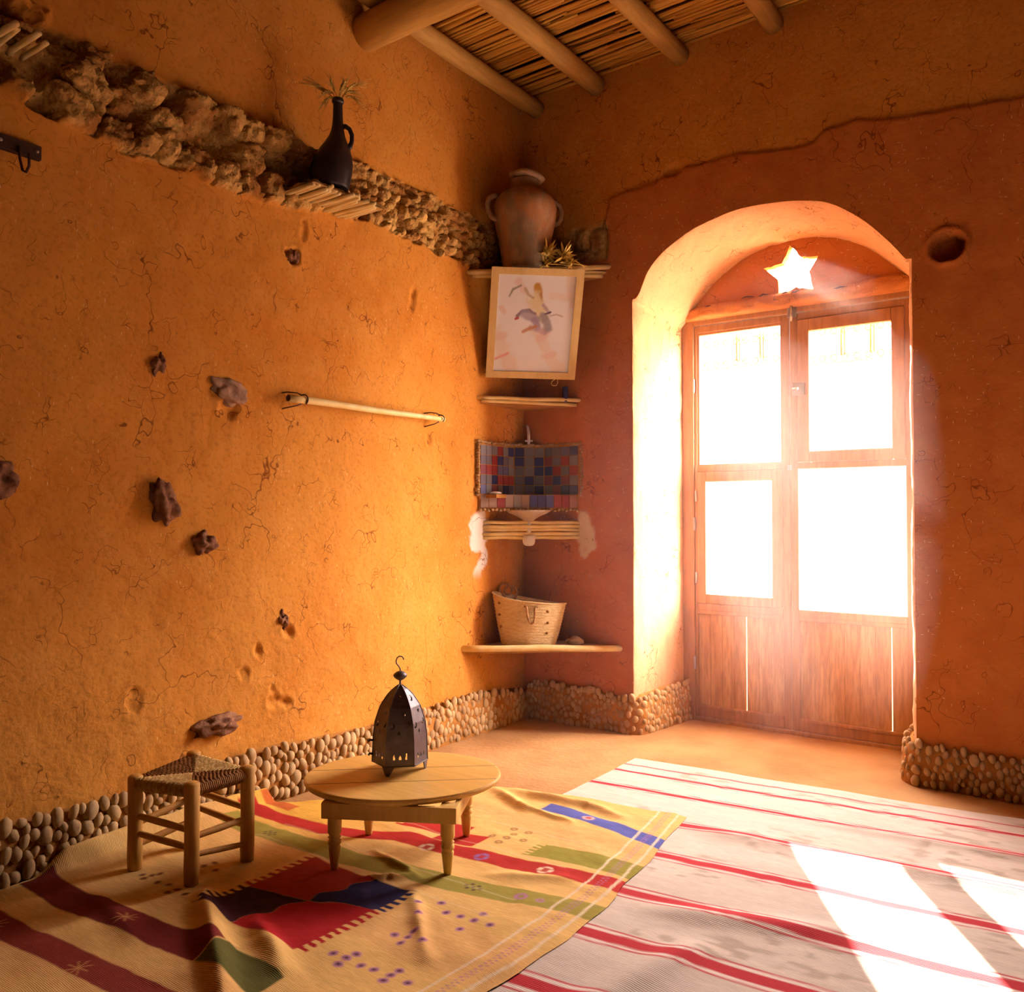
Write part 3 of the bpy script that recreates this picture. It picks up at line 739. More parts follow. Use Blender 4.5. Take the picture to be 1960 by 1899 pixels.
red = np.array([0.58, 0.045, 0.055]); wht = np.array([0.88, 0.76, 0.66])
for yc, hw in ((-0.455, 0.008), (-0.555, 0.018), (-0.755, 0.022), (-1.040, 0.030), (-1.335, 0.032), (-1.632, 0.036), (-1.912, 0.038), (-2.195, 0.038), (-2.48, 0.038), (-2.77, 0.038), (-3.06, 0.038), (-3.35, 0.038), (-3.64, 0.038), (-3.93, 0.038), (-4.22, 0.038), (-4.5, 0.038), (-4.8, 0.038)):
    d = np.abs(yy - yc)
    for lo_, hi_, c in ((0.60, 0.98, wht), (0.92, 1.12, red), (0, 0.60, red)):
        m = smooth(hi_ * hw + 0.0025, hi_ * hw - 0.0025, d) * (smooth(lo_ * hw - 0.0025, lo_ * hw + 0.0025, d) if lo_ else 1)
        dye = dye * (1 - m[..., None]) + m[..., None] * c
M_RUG = attr_cloth('flatwoven_wool', 300, 0.97, 0.15)
o = mb.obj('striped_rug', M_RUG, None, None); add_attr(o, 'dye', dye.reshape(-1, 3))
o['label'] = 'large pale grey wool rug with thin red and white stripes by the door'; o['category'] = 'rug'

M_KILIM = attr_cloth('kilim_wool', 420, 0.95, 0.2)
def ky_far(x): return np.interp(x, [0.0, 0.10, 0.22, 0.45, 0.66, 0.80, 0.95, 1.10, 1.25, 1.40, 1.6], [-1.80, -1.74, -1.62, -1.33, -1.12, -1.055, -1.02, -1.005, -0.99, -0.967, -0.96])
def kx_edge(y): return np.interp(y, [-4.4, -2.6, -2.254, -2.159, -1.9, -1.68, -1.35, -0.968, -0.9], [1.44, 1.475, 1.498, 1.515, 1.52, 1.507, 1.46, 1.397, 1.39])
nu, nv = 330, 720
u, v = np.meshgrid(np.linspace(0, 1, nu), np.concatenate([np.linspace(0, 0.62, 520)[:-1], np.linspace(0.62, 1, 120)]))
X = 0.045 + u * 1.36; Y = ky_far(X); 
for _ in range(2):
    Y = ky_far(np.minimum(X, 1.42)); Y = Y + v * (-4.0 - Y) + 0.010 * fbm(X, X * 0, 6, 3, 340) * (1 - v)
    X = 0.045 + 0.012 * fbm(Y, Y * 0, 5, 3, 341) + u * (kx_edge(Y) - 0.045 + 0.006 * fbm(Y, Y * 0, 7, 3, 342))
kz = rug_z(X, Y) * smooth(0.85, 1.0, X) + 0.008 * (1 - smooth(0.85, 1.0, X)) + 0.005
LEGS = [(0.718, -2.028), (1.025, -1.854), (0.875, -1.582), (0.599, -1.768), (0.462, -2.351), (0.225, -2.391), (0.447, -2.146), (0.215, -2.185)]
calm = np.ones_like(X)
for lx, ly in LEGS: calm = np.minimum(calm, smooth(0.03, 0.13, np.hypot(X - lx, Y - ly)))
wr_ = 0.011 * (fbm(X + 0.3 * Y, Y, 3.6, 3, 350) + 0.15) + 0.005 * (fbm(X, Y, 9, 3, 351))
def ridge(p, q, wd, h, s=0):
    p = np.array(p); q = np.array(q); d = q - p; L2 = (d ** 2).sum()
    t = np.clip(((X - p[0]) * d[0] + (Y - p[1]) * d[1]) / L2, 0, 1)
    wob = 0.012 * fbm(t * 3, t * 0 + s, 2, 2, 360 + s)
    n = np.array([-d[1], d[0]]) / math.sqrt(L2)
    off = (X - p[0] - t * d[0]) * n[0] + (Y - p[1] - t * d[1]) * n[1] + wob
    al = np.hypot(X - p[0] - t * d[0], Y - p[1] - t * d[1])
    e = np.where(al > np.abs(off) + 1e-4, al, np.abs(off))
    return h * np.exp(-(e / wd) ** 2) * (0.35 + 0.65 * np.sin(np.pi * np.clip(t * 0.9 + 0.05, 0, 1)))
wr_ = np.maximum(wr_, 0)
for a in (((0.50, -2.34), (1.10, -2.68), 0.035, 0.040, 1), ((0.80, -2.38), (1.06, -2.50), 0.030, 0.022, 2), ((1.02, -2.00), (1.30, -2.25), 0.022, 0.012, 3), ((0.95, -1.93), (0.84, -2.02), 0.02, 0.014, 4),
          ((0.75, -1.12), (1.05, -1.10), 0.03, 0.022, 5), ((0.68, -1.16), (0.90, -1.26), 0.025, 0.020, 6), ((1.02, -1.08), (1.22, -1.12), 0.028, 0.016, 7), ((0.86, -1.24), (1.10, -1.28), 0.018, 0.012, 8),
          ((1.15, -1.78), (1.35, -1.68), 0.025, 0.010, 9), ((0.72, -1.86), (0.98, -1.92), 0.018, 0.012, 10), ((0.06, -2.5), (0.10, -1.85), 0.05, 0.030, 11), ((0.3, -2.55), (0.62, -2.62), 0.03, 0.012, 12)):
    wr_ = wr_ + ridge(*a)
ef = smooth(0.0, 0.05, kx_edge(Y) - X); kz = kz - 0.003 * (1 - ef); kz = kz + wr_ * calm * (0.15 + 0.85 * ef)
kz = kz + 0.05 * smooth(0.085, 0.045, X) * smooth(-2.62, -2.5, Y)            # the side turned up against the wall
mb = MB(); mb.grid(np.stack([X, Y, kz], -1)[:, ::-1])
# dyes
K = np.zeros(X.shape + (3,)); K[:] = (0.87, 0.54, 0.18)
n1 = fbm(X * 0.5, Y * 4, 5, 3, 370)
K *= (1 + 0.10 * n1)[..., None]
bandn = smooth(0.55, 0.75, vnoise(X * 0.8, Y * 9 + 3, 371)); K = K * (1 - 0.4 * bandn[..., None]) + 0.4 * bandn[..., None] * np.array([0.78, 0.40, 0.16])
yel = smooth(0.75, 0.3, X) * smooth(-2.05, -1.8, Y); K = K * (1 - 0.7 * yel[..., None]) + 0.7 * yel[..., None] * np.array([0.86, 0.50, 0.045])
BLUE = (0.115, 0.13, 0.42); RED = (0.52, 0.035, 0.025); GREEN = (0.34, 0.29, 0.045); DARK = (0.06, 0.018, 0.03); NAVY = (0.035, 0.03, 0.10)
CREAM = (0.88, 0.70, 0.46); PURP = (0.50, 0.20, 0.36); ORNG = (0.68, 0.17, 0.04)
wx = X + 0.006 * fbm(X, Y, 12, 2, 380); wy = Y + 0.004 * fbm(X, Y, 16, 3, 381)
def paint(m, c, a=1.0):
    global K
    m = (np.clip(m, 0, 1) * a)[..., None]; K = K * (1 - m) + m * np.array(c)
S1 = 0.0030
def band(pts, hw, c, x0=None, x1=None, a=1.0, comb=None):
    pts = np.array(pts); yc = np.interp(wx, pts[:, 0], pts[:, 1]); d = np.abs(wy - yc)
    xl = pts[0, 0] if x0 is None else x0; xr = pts[-1, 0] if x1 is None else x1
    xl_ = xl + (0.022 * ((np.floor(wy / 0.011) % 2) - 0.5) if comb == 'l' else 0)
    m = smooth(hw + S1, hw - S1, d) * smooth(xl_ - S1, xl_ + S1, wx) * smooth(xr + S1, xr - S1, wx); paint(m, c, a)
def rect(x0, x1, y0, y1, c, a=1.0): paint(smooth(x0 - S1, x0 + S1, wx) * smooth(x1 + S1, x1 - S1, wx) * smooth(y0 - S1, y0 + S1, wy) * smooth(y1 + S1, y1 - S1, wy), c, a)
def motif(x, y, s, c, core=None, a=0.9):
    d = np.abs(wx - x) + np.abs(wy - y) * 1.0; r_ = np.maximum(np.abs(wx - x), np.abs(wy - y))
    paint(smooth(s + S1, s - S1, np.maximum(r_, d * 0.75)), c, a)
    if core: paint(smooth(s * 0.42 + S1, s * 0.42 - S1, r_), core, a)
band([(0.93, -1.19), (1.042, -1.197), (1.25, -1.225), (1.46, -1.258)], 0.040, BLUE)
band([(1.13, -1.548), (1.30, -1.525), (1.53, -1.500)], 0.055, GREEN, comb='l')
band([(0.06, -1.865), (0.192, -1.854), (0.458, -1.842), (0.62, -1.76), (0.707, -1.717), (0.987, -1.699), (1.25, -1.665), (1.53, -1.612)], 0.040, RED)
band([(0.10, -1.975), (0.445, -1.966), (0.70, -1.945), (0.894, -1.913), (1.068, -1.897), (1.30, -1.855), (1.53, -1.800)], 0.046, GREEN, a=0.9)
band([(0.62, -1.60), (0.85, -1.56)], 0.055, RED, comb='l'); band([(0.80, -1.62), (0.95, -1.60)], 0.05, RED)
band([(0.05, -1.765), (0.20, -1.755)], 0.030, ORNG)
for x_, y_ in ((0.831, -1.735), (1.035, -1.700), (1.254, -1.668)):
    motif(x_, y_, 0.026, CREAM if x_ != 1.035 else (0.30, 0.18, 0.45), RED)
    for k in (-1, 1): rect(x_ - 0.022, x_ + 0.022, y_ + k * 0.012 - 0.002, y_ + k * 0.012 + 0.002, RED)
for x_, y_ in ((1.146, -1.880), (0.33, -1.970)):
    for i in range(-2, 3):
        for j in range(-1, 2):
            if (i + j) % 2 == 0: motif(x_ + i * 0.012, y_ + j * 0.014, 0.006, (0.10, 0.05, 0.05), None)
motif(1.30, -1.855, 0.020, PURP, GREEN); motif(1.36, -1.845, 0.014, PURP, GREEN); motif(1.13, -1.210, 0.024, (0.72, 0.42, 0.38), RED)
# the four-part block with combed sides
bx0, bx1, by0, by1 = 0.612, 1.020, -2.432, -2.010
xm, ym = 0.815, -2.215
cl = 0.028 * ((np.floor(wy / 0.0135) % 2)); 
inblk = smooth(by0 - S1, by0 + S1, wy) * smooth(by1 + S1, by1 - S1, wy) * smooth(bx0 - cl - S1, bx0 - cl + S1, wx) * smooth(bx1 + cl + S1, bx1 + cl - S1, wx)
zig = 0.012 * np.sin(wy * 60); far = smooth(-S1, S1, wy - ym - 0.25 * (wx - xm) - zig); rgt = smooth(-S1, S1, wx - xm - 0.25 * (wy - ym) + zig)
paint(inblk * far * (1 - rgt), (0.46, 0.045, 0.02)); paint(inblk * (1 - far) * (1 - rgt), DARK); paint(inblk * far * rgt, NAVY); paint(inblk * (1 - far) * rgt, (0.48, 0.02, 0.025))
# dark bands of the near end
band([(0.05, -2.60), (0.289, -2.610), (0.55, -2.58), (0.86, -2.56)], 0.048, (0.22, 0.03, 0.025)); band([(0.865, -2.555), (1.10, -2.57)], 0.050, (0.13, 0.12, 0.03))
band([(0.05, -2.80), (0.40, -2.79), (0.95, -2.735)], 0.040, (0.28, 0.045, 0.03)); band([(0.95, -2.735), (1.2, -2.72)], 0.04, (0.42, 0.07, 0.03))
band([(0.05, -3.05), (1.2, -2.98)], 0.045, (0.22, 0.03, 0.025)); band([(0.05, -3.35), (1.45, -3.3)], 0.05, RED); band([(0.05, -3.62), (1.45, -3.6)], 0.045, GREEN)
for x_, y_ in ((0.52, -2.585), (0.66, -2.78), (0.26, -2.80)):
    for k in range(4):
        a_ = k * math.pi / 4 + 0.2; dd = np.abs((wx - x_) * math.sin(a_) - (wy - y_) * math.cos(a_)); al = np.abs((wx - x_) * math.cos(a_) + (wy - y_) * math.sin(a_))
        paint(smooth(0.0035, 0.001, dd) * smooth(0.036, 0.03, al), (0.62, 0.30, 0.10), 0.8)
for x_, y_ in ((1.092, -2.055), (1.137, -2.011), (1.139, -2.106), (1.184, -2.048), (1.231, -2.042), (1.276, -2.038), (1.273, -1.998), (1.328, -2.036), (1.275, -2.095), (1.151, -2.213), (1.188, -2.177), (1.19, -2.204), (1.193, -2.235), (1.243, -2.206), (1.104, -2.377), (1.148, -2.344), (1.143, -2.372), (1.147, -2.402), (1.19, -2.369), (1.229, -2.363), (1.28, -2.330), (1.278, -2.357), (1.282, -2.385), (1.333, -2.357)):
    motif(x_, y_, 0.0125, PURP, (0.10, 0.04, 0.05))
for x_, y_ in ((0.282, -2.400), (0.311, -2.387), (0.324, -2.369), (0.309, -2.411), (0.370, -2.402), (0.414, -2.391), (0.461, -2.395), (0.457, -2.422), (0.509, -2.40), (0.395, -2.265), (0.398, -2.23), (0.443, -2.258)):
    motif(x_, y_, 0.010, (0.20, 0.06, 0.03), None)
for x_, y_ in ((0.951, -1.538), (1.003, -1.485), (1.005, -1.528), (1.006, -1.574), (1.064, -1.512), (0.494, -1.61), (0.533, -1.575), (0.537, -1.619), (0.532, -1.654), (0.58, -1.622), (0.97, -1.44), (1.03, -1.44)):
    motif(x_, y_, 0.014, (0.25, 0.12, 0.05), (0.80, 0.46, 0.13), 0.8)
e_ = kx_edge(wy) - wx
for off, hw, c in ((0.106, 0.0045, CREAM), (0.030, 0.0045, CREAM)): paint(smooth(hw + 0.002, hw - 0.002, np.abs(e_ - off - 0.15 * np.clip(-1.2 - wy, -0.2, 0.1) * 0)), c, 0.85)
paint(smooth(0.006, 0.003, np.abs(e_ - 0.068 - 0.006 * np.sign(np.sin(wy * 420)))), PURP, 0.55)
for yy_ in (-1.42, -1.62, -1.88, -2.0): rect(0.3, 1.30, yy_ - 0.10 * 0 - 0.003, yy_ + 0.003, CREAM, 0.3)
ph = rgt * 0
o = mb.obj('kilim', M_KILIM, None, None); add_attr(o, 'dye', K[:, ::-1].reshape(-1, 3))
o['label'] = 'rumpled ochre yellow kilim with red, blue and green bands under table and stool'; o['category'] = 'rug'

# ------------------------------------------------------------------ low round table
T = root('round_table', (0.79, -1.80, 0.014), 'low round pale pine table holding the dark lantern', 'table')
tc_ = Vector((0.752, -1.760)); TZ = 0.245
ax1 = Vector((0.745, 0.667)); ax2 = Vector((-0.667, 0.745)); ra, rb = 0.322, 0.262
mb = MB(); n = 72; prof = [(0.0, TZ - 0.022), (0.965, TZ - 0.022), (0.985, TZ - 0.018), (1.0, TZ - 0.010), (1.0, TZ - 0.006), (0.992, TZ - 0.001), (0.975, TZ), (0.0, TZ)]
vs_, fs = [], []
for r, z in prof:
    for k in range(n):
        a = 2 * math.pi * k / n; p = tc_ + ax1 * (ra * r * math.cos(a)) + ax2 * (rb * r * math.sin(a)); vs_.append((p.x, p.y, z))
for i in range(len(prof) - 1):
    for k in range(n):
        l = (k + 1) % n; fs.append((i * n + k, i * n + l, (i + 1) * n + l, (i + 1) * n + k))
mb.add(vs_, fs, False)
part(mb, 'tabletop', M_TABLE, T)
jn = MB()                                                                     # seams between the three boards of the top
for off in (-0.085, 0.06):
    L_ = ra * math.sqrt(1 - (off / rb) ** 2) * 0.985
    p0 = tc_ + ax2 * off - ax1 * L_; p1 = tc_ + ax2 * off + ax1 * L_
    jn.tube([(p0.x, p0.y, TZ - 0.0004), (p1.x, p1.y, TZ - 0.0004)], 0.0011, 6)
part(jn, 'board_seam', M_WIRE, T)
TL = [(0.718, -2.028), (1.025, -1.854), (0.875, -1.582), (0.599, -1.768)]
cen = sum((Vector(p) for p in TL), Vector((0, 0))) / 4
lp = [(0.010, 0.013), (0.012, 0.020), (0.0175, 0.070), (0.0190, 0.082), (0.0150, 0.087), (0.0205, 0.093), (0.0205, 0.101), (0.0150, 0.106), (0.0205, 0.112), (0.0155, 0.117), (0.0195, 0.123), (0.0215, 0.130), (0.0215, 0.160), (0.0215, 0.19)]
for x, y in TL:
    mb = MB().lathe(lp, (x, y, 0), 18)
    d = (Vector((TL[1][0] - TL[0][0], TL[1][1] - TL[0][1]))).normalized(); ang = math.atan2(d.y, d.x)
    M = Matrix.Translation((x, y, 0)) @ Matrix.Rotation(ang, 4, 'Z'); mb.box((-0.021, -0.021, 0.172), (0.021, 0.021, TZ - 0.021), M, 0.002)
    part(mb, 'leg', M_TABLEZ, T)
for i in range(4):
    a, b = Vector(TL[i]), Vector(TL[(i + 1) % 4]); d = (b - a).normalized(); nrm = Vector((d.y, -d.x)); L_ = (b - a).length
    M = Matrix.Translation((a.x + nrm.x * 0.021, a.y + nrm.y * 0.021, 0)) @ Matrix.Rotation(math.atan2(d.y, d.x), 4, 'Z')
    part(MB().box((-0.020 - (0.012 if i % 2 == 0 else 0), -0.012, 0.176), (L_ + 0.020 + (0.012 if i % 2 == 0 else 0), 0.004, TZ - 0.0215), M, 0.002), 'apron', M_TABLEZ, T)

# ------------------------------------------------------------------ iron lantern on the table
lc = Vector((0.711, -1.734, TZ))
LN = root('lantern', lc, 'dark sheet iron lantern with star cut-outs and hook on low table', 'lantern')
rgt_ = Vector((0.806, 0.592, 0)); tow = Vector((0.592, -0.806, 0))
PROF_Z = [0.030, 0.115, 0.165, 0.215, 0.250, 0.268, 0.284]; PROF_R = [0.0925, 0.089, 0.083, 0.066, 0.043, 0.026, 0.004]
def lan(phi, z, r): a = math.radians(phi); return lc + rgt_ * (r * math.cos(a)) + tow * (r * math.sin(a)) + Vector((0, 0, z))
def lanr(z): return float(np.interp(z, PROF_Z, PROF_R))
def in_star(x, z, cx, cz, s):
    a = math.atan2(z - cz, x - cx) - math.pi / 2; r = math.hypot(x - cx, z - cz); k = (a % (2 * math.pi / 5)) / (2 * math.pi / 5); k = abs(k - 0.5) * 2
    return r < s * (0.36 + 0.64 * k ** 1.6)
def cut(x, z):
    for cx, cz in ((0.012, 0.200), (-0.004, 0.138)):
        if in_star(x, z, cx, cz, 0.0085): return True
    for cx, cz in ((0.024, 0.165), (-0.004, 0.243), (-0.026, 0.160)):
        if math.hypot(x - cx, (z - cz)) < 0.0095 and math.hypot(x - cx + 0.0045, z - cz - 0.003) > 0.0085: return True
    for i, cx in enumerate((-0.020, 0.0, 0.020)):
        hgt = (0.016, 0.013, 0.024)[i]
        if abs(x - cx) < 0.0024 * (1.3 if z < 0.062 else 0.8) and 0.054 < z < 0.054 + hgt: return True
    return False
for fc in range(6):
    p0, p1 = -8 + 60 * fc, 52 + 60 * fc; mb = MB(); nu_, nz_ = 44, 120
    vs_, fs = [], []
    for j in range(nz_ + 1):
        z = 0.030 + (0.284 - 0.030) * j / nz_; r = lanr(z); A, B = lan(p0, z, r), lan(p1, z, r)
        for i in range(nu_ + 1): vs_.append(A.lerp(B, i / nu_))
    for j in range(nz_):
        z = 0.030 + (0.284 - 0.030) * (j + 0.5) / nz_; wd = lanr(z)
        for i in range(nu_):
            x = ((i + 0.5) / nu_ - 0.5) * wd * (-1)
            if cut(x, z) and (wd > 0.02): continue
            a = j * (nu_ + 1) + i; fs.append((a, a + 1, a + nu_ + 2, a + nu_ + 1))
    mb.add(vs_, fs, False); part(mb, 'side_panel', M_IRON, LN)
for fc in (0, 2, 4):
    ph_ = -8 + 60 * fc; a, b, c = lan(ph_ - 60, 0.034, 0.0925), lan(ph_, 0.034, 0.0930), lan(ph_ + 60, 0.034, 0.0925)
    l, r_, tip, tl, t2 = b.lerp(a, 0.32), b.lerp(c, 0.32), lan(ph_, 0.0, 0.088), None, None
    tl = tip + (a - b).normalized() * 0.008; t2 = tip + (c - b).normalized() * 0.008
    inn = (lc - b); inn.z = 0; inn = inn.normalized() * 0.003
    vs_ = [l, b, r_, t2, tip, tl]; vs2 = [p + inn for p in vs_]
    mb = MB().add(vs_ + vs2, [(0, 1, 4, 5), (1, 2, 3, 4), (6, 11, 10, 7), (7, 10, 9, 8), (0, 5, 11, 6), (2, 8, 9, 3), (5, 4, 10, 11), (4, 3, 9, 10)], False)
    part(mb, 'foot', M_IRON, LN)
mb = MB()
for k in range(6): mb.tube([lan(-8 + 60 * k, z, lanr(z) + 0.0004) for z in np.linspace(0.030, 0.283, 26)], 0.0016, 6)
mb.tube([lan(-8 + 60 * k, 0.031, 0.0928) for k in range(6)], 0.0018, 6, close=True); part(mb, 'edge_rib', M_IRON, LN)
fin_ = part(MB().tube([lc + Vector((0, 0, z)) for z in (0.278, 0.300)], 0.0035, 8).lathe([(0.002, 0.296), (0.014, 0.302), (0.0225, 0.310), (0.0235, 0.314), (0.0215, 0.319), (0.013, 0.326), (0.003, 0.330)], lc, 24), 'finial', M_IRON, LN)
hk = [(0, 0.328), (-0.001, 0.338), (-0.006, 0.346), (-0.013, 0.354), (-0.0135, 0.364), (-0.010, 0.373), (-0.003, 0.378), (0.006, 0.377), (0.011, 0.371), (0.0115, 0.366)]
part(MB().tube([lc + rgt_ * a + Vector((0, 0, b)) for a, b in hk], 0.0022, 8), 'hook', M_IRON, fin_)
for z in (0.055, 0.100):
    mb = MB().tube([lan(172, z, 0.088), lan(172, z + 0.002, 0.101), lan(172, z - 0.004, 0.104)], 0.004, 8); part(mb, 'door_hinge', M_IRON, LN)


# ------------------------------------------------------------------ stool with a woven rope seat
SL = {'f': (0.462, -2.351), 'l': (0.225, -2.391), 'r': (0.447, -2.146), 'b': (0.215, -2.185)}
SH = {'f': 0.312, 'l': 0.300, 'r': 0.308, 'b': 0.325}
ST = root('stool', (0.337, -2.268, 0.013), 'small square wooden stool with woven rope seat on the kilim', 'stool')
for k, (x, y) in SL.items():
    h = SH[k]; pts = [(x, y, 0.012), (x, y, 0.05), (x + 0.001, y, h * 0.5), (x, y, h - 0.006), (x, y, h)]
    part(MB().tube(pts, [0.0205, 0.0225, 0.0215, 0.0225, 0.0165], 14), 'leg', M_STOOL, ST)
M_RUNG = wood('stool_rung_wood', (0.60, 0.27, 0.05), (0.74, 0.37, 0.08), 'x', 9, 0.6, 0.4)
def rung(a, b, z0, z1, r=0.0095):
    p, q = Vector((*SL[a], z0)), Vector((*SL[b], z1)); m_ = p.lerp(q, 0.5)
    part(MB().tube([p.lerp(q, t) for t in (0, 0.1, 0.5, 0.9, 1.0)], [r * 0.75, r, r * 1.12, r, r * 0.75], 10), 'rung', M_RUNG, ST)
rung('l', 'f', 0.178, 0.170); rung('l', 'f', 0.125, 0.118); rung('f', 'r', 0.150, 0.145); rung('f', 'r', 0.098, 0.066, 0.008); rung('r', 'b', 0.175, 0.200); rung('r', 'b', 0.120, 0.148); rung('l', 'b', 0.150, 0.175); rung('l', 'b', 0.085, 0.10)
def seat_rail(a, b):
    part(MB().tube([(*SL[a], SH[a] - 0.028), (*SL[b], SH[b] - 0.028)], 0.012, 10), 'seat_rail', M_RUNG, ST)
for a, b in (('l', 'f'), ('f', 'r'), ('r', 'b'), ('b', 'l')): seat_rail(a, b)
M_ROPE = simple('twisted_grass_rope', (0.50, 0.25, 0.06), (0.80, 0.52, 0.18), 0.85, 60, 0.5)
M_ROPED = simple('twisted_grass_rope_brown', (0.26, 0.10, 0.03), (0.44, 0.21, 0.06), 0.85, 60, 0.5)
cs = {k: Vector((*SL[k], SH[k] - 0.014)) for k in SL}
ctr = (cs['f'] + cs['l'] + cs['r'] + cs['b']) / 4 - Vector((0, 0, 0.006))
def cords(a, b, mat, name):
    mb = MB(); nn = 26
    A, B = cs[a], cs[b]; outw = ((A + B) / 2 - ctr); outw.z = 0; outw = outw.normalized()
    for i in range(nn):
        t = (i + 0.5) / nn; t2 = 0.06 + 0.88 * t
        e = A.lerp(B, t2); f_ = A.lerp(ctr, 1.0) if False else None
        # each cord runs from the rail to the diagonal, square to the rail
        if t < 0.5: q = A.lerp(ctr, t * 2)
        else: q = B.lerp(ctr, (1 - t) * 2)
        pts = [e + outw * 0.004 + Vector((0, 0, -0.030)), e + outw * 0.013 + Vector((0, 0, -0.014)), e + outw * 0.008 + Vector((0, 0, 0.001))]
        m_ = max(2, int((q - e).length / 0.008))
        for j in range(m_ + 1):
            p = (e + Vector((0, 0, 0.004))).lerp(q + Vector((0, 0, 0.004)), j / m_)
            p += Vector((0, 0, 0.0016 * (1 if (i + j) % 2 else -1))); pts.append(p)
        mb.tube(pts, 0.0038, 5)
    part(mb, name, mat, ST)
cords('l', 'f', M_ROPE, 'woven_seat'); cords('r', 'b', M_ROPE, 'woven_seat'); cords('f', 'r', M_ROPED, 'woven_seat'); cords('b', 'l', M_ROPED, 'woven_seat')
#@@PART3
# ------------------------------------------------------------------ the corner: shelves, jar, picture, sink, basket
RV = Vector((0.806, 0.592, 0)); TV = Vector((0.592, -0.806, 0)); UP = Vector((0, 0, 1))
M_POLEC = simple('bare_corner_pole', (0.86, 0.58, 0.20), (0.94, 0.72, 0.34), 0.5, 14, 0.2)
def tri_slab(mb, yl, xr, z0, z1, seed):
    n = 14; top = []; bot = []
    edge_ = [(0.0 + xr * t, yl * (1 - t)) for t in np.linspace(0, 1, n)]
    pts = [(-0.02, 0.02), (-0.02, yl)] + [(x + 0.004 * mn.noise(Vector((x * 9, y * 9, seed))), y) for x, y in edge_] + [(xr, 0.02)]
    vs_ = [(x, y, z1) for x, y in pts] + [(x, y, z0) for x, y in pts]; m_ = len(pts)
    mb.add(vs_, [tuple(range(m_)), tuple(range(2 * m_ - 1, m_ - 1, -1))] + [(i, i + m_, (i + 1) % m_ + m_, (i + 1) % m_) for i in range(m_)], False)
def pole(p, q, r, seed=0):
    p, q = Vector(p), Vector(q); pts = []
    for i in range(9):
        t = i / 8; c = p.lerp(q, t); c += Vector((0, 0, 0.006 * mn.noise(Vector((t * 3, seed, 0)))))
        pts.append(c)
    return MB().tube(pts, [r * (1 + 0.08 * mn.noise(Vector((t * 0.7, seed, 3)))) for t in range(9)], 12)
M_MUD = simple('shelf_mud', (0.50, 0.22, 0.06), (0.62, 0.30, 0.09), 0.95, 12, 0.6, spec=0.1)

# lowest shelf with basket and stone
R_ = root('corner_shelf', (0.18, -0.16, 0.417), 'lowest corner shelf edged with one long pale pole, under the basket', 'shelf')
mb = MB(); tri_slab(mb, -0.52, 0.572, 0.400, 0.428, 1); part(mb, 'slab', M_MUD, R_)
part(pole((-0.015, -0.551, 0.430), (0.605, 0.012, 0.419), 0.0165, 2), 'edge_pole', M_POLEC, R_)
bc = Vector((0.176, -0.226, 0.430))
BK = root('palm_basket', bc, 'pale woven palm basket with rope handles on the lowest corner shelf', 'basket')
mb = MB(); rows_ = 46; n = 56; vs_, fs = [], []
def bpt(a, z, s=1.0):
    t = z / 0.225; w_ = (0.138 + (0.190 - 0.138) * t ** 0.8) * s; d_ = (0.080 + 0.022 * t) * s
    zt = z - 0.028 * t * math.cos(a) - 0.012 * t * abs(math.cos(a)) ** 3 * -1
    return bc + RV * (w_ * math.cos(a) + 0.004 * t) + TV * (d_ * math.sin(a)) + UP * (zt + 0.004 * t * math.sin(2 * a))
for j in range(rows_ + 1):
    z = 0.225 * j / rows_; rib = 0.0016 * math.sin(j * math.pi * 0.66)
    for k in range(n):
        a = 2 * math.pi * k / n; w2 = rib + 0.0009 * math.sin(k * math.pi + j * math.pi * 0.5)
        vs_.append(bpt(a, z, 1 + w2 / 0.15))
for j in range(rows_ + 1):
    z = 0.225 * (rows_ - j) / rows_ + 0.004 * (j == rows_)
    for k in range(n): vs_.append(bpt(2 * math.pi * k / n, z, 0.965))
R2 = 2 * (rows_ + 1)
for j in range(R2 - 1):
    for k in range(n):
        l = (k + 1) % n; fs.append((j * n + k, j * n + l, (j + 1) * n + l, (j + 1) * n + k))
fs.append(tuple(range(n - 1, -1, -1))); fs.append(tuple((R2 - 1) * n + k for k in range(n)))
mb.add(vs_, fs); M_PALM = simple('woven_palm', (0.70, 0.46, 0.20), (0.86, 0.64, 0.32), 0.8, 40, 0.5, (1, 1, 3))
bb_ = part(mb, 'basket_body', M_PALM, BK)
part(MB().tube([bpt(2 * math.pi * k / 48, 0.226) for k in range(48)], 0.0045, 8, close=True), 'rim', M_PALM, bb_)
M_ROPEB = simple('brown_rope', (0.34, 0.16, 0.06), (0.52, 0.28, 0.11), 0.9, 60, 0.5)
def rope(pts, r, name):
    P_ = [Vector(p) for p in pts]; out = []
    for i in range(len(P_) - 1):
        p0, p1, p2, p3 = P_[max(i - 1, 0)], P_[i], P_[i + 1], P_[min(i + 2, len(P_) - 1)]
        for k in range(7):
            t = k / 7; out.append(0.5 * ((2 * p1) + (p2 - p0) * t + (2 * p0 - 5 * p1 + 4 * p2 - p3) * t * t + (3 * p1 - p0 - 3 * p2 + p3) * t ** 3))
    out.append(P_[-1])
    part(MB().tube(out, [r * (1 + 0.14 * math.sin(i * 2.1)) for i in range(len(out))], 8), name, M_ROPEB, BK)
b0 = bc
rope([b0 + RV * a + TV * t + UP * z for a, t, z in ((-0.075, -0.075, 0.215), (-0.060, -0.078, 0.262), (-0.082, -0.075, 0.292), (-0.118, -0.072, 0.285), (-0.122, -0.07, 0.260), (-0.098, -0.07, 0.252), (-0.086, -0.072, 0.275), (-0.110, -0.07, 0.306), (-0.142, -0.07, 0.300), (-0.150, -0.065, 0.268), (-0.118, -0.062, 0.240))], 0.0062, 'handle')
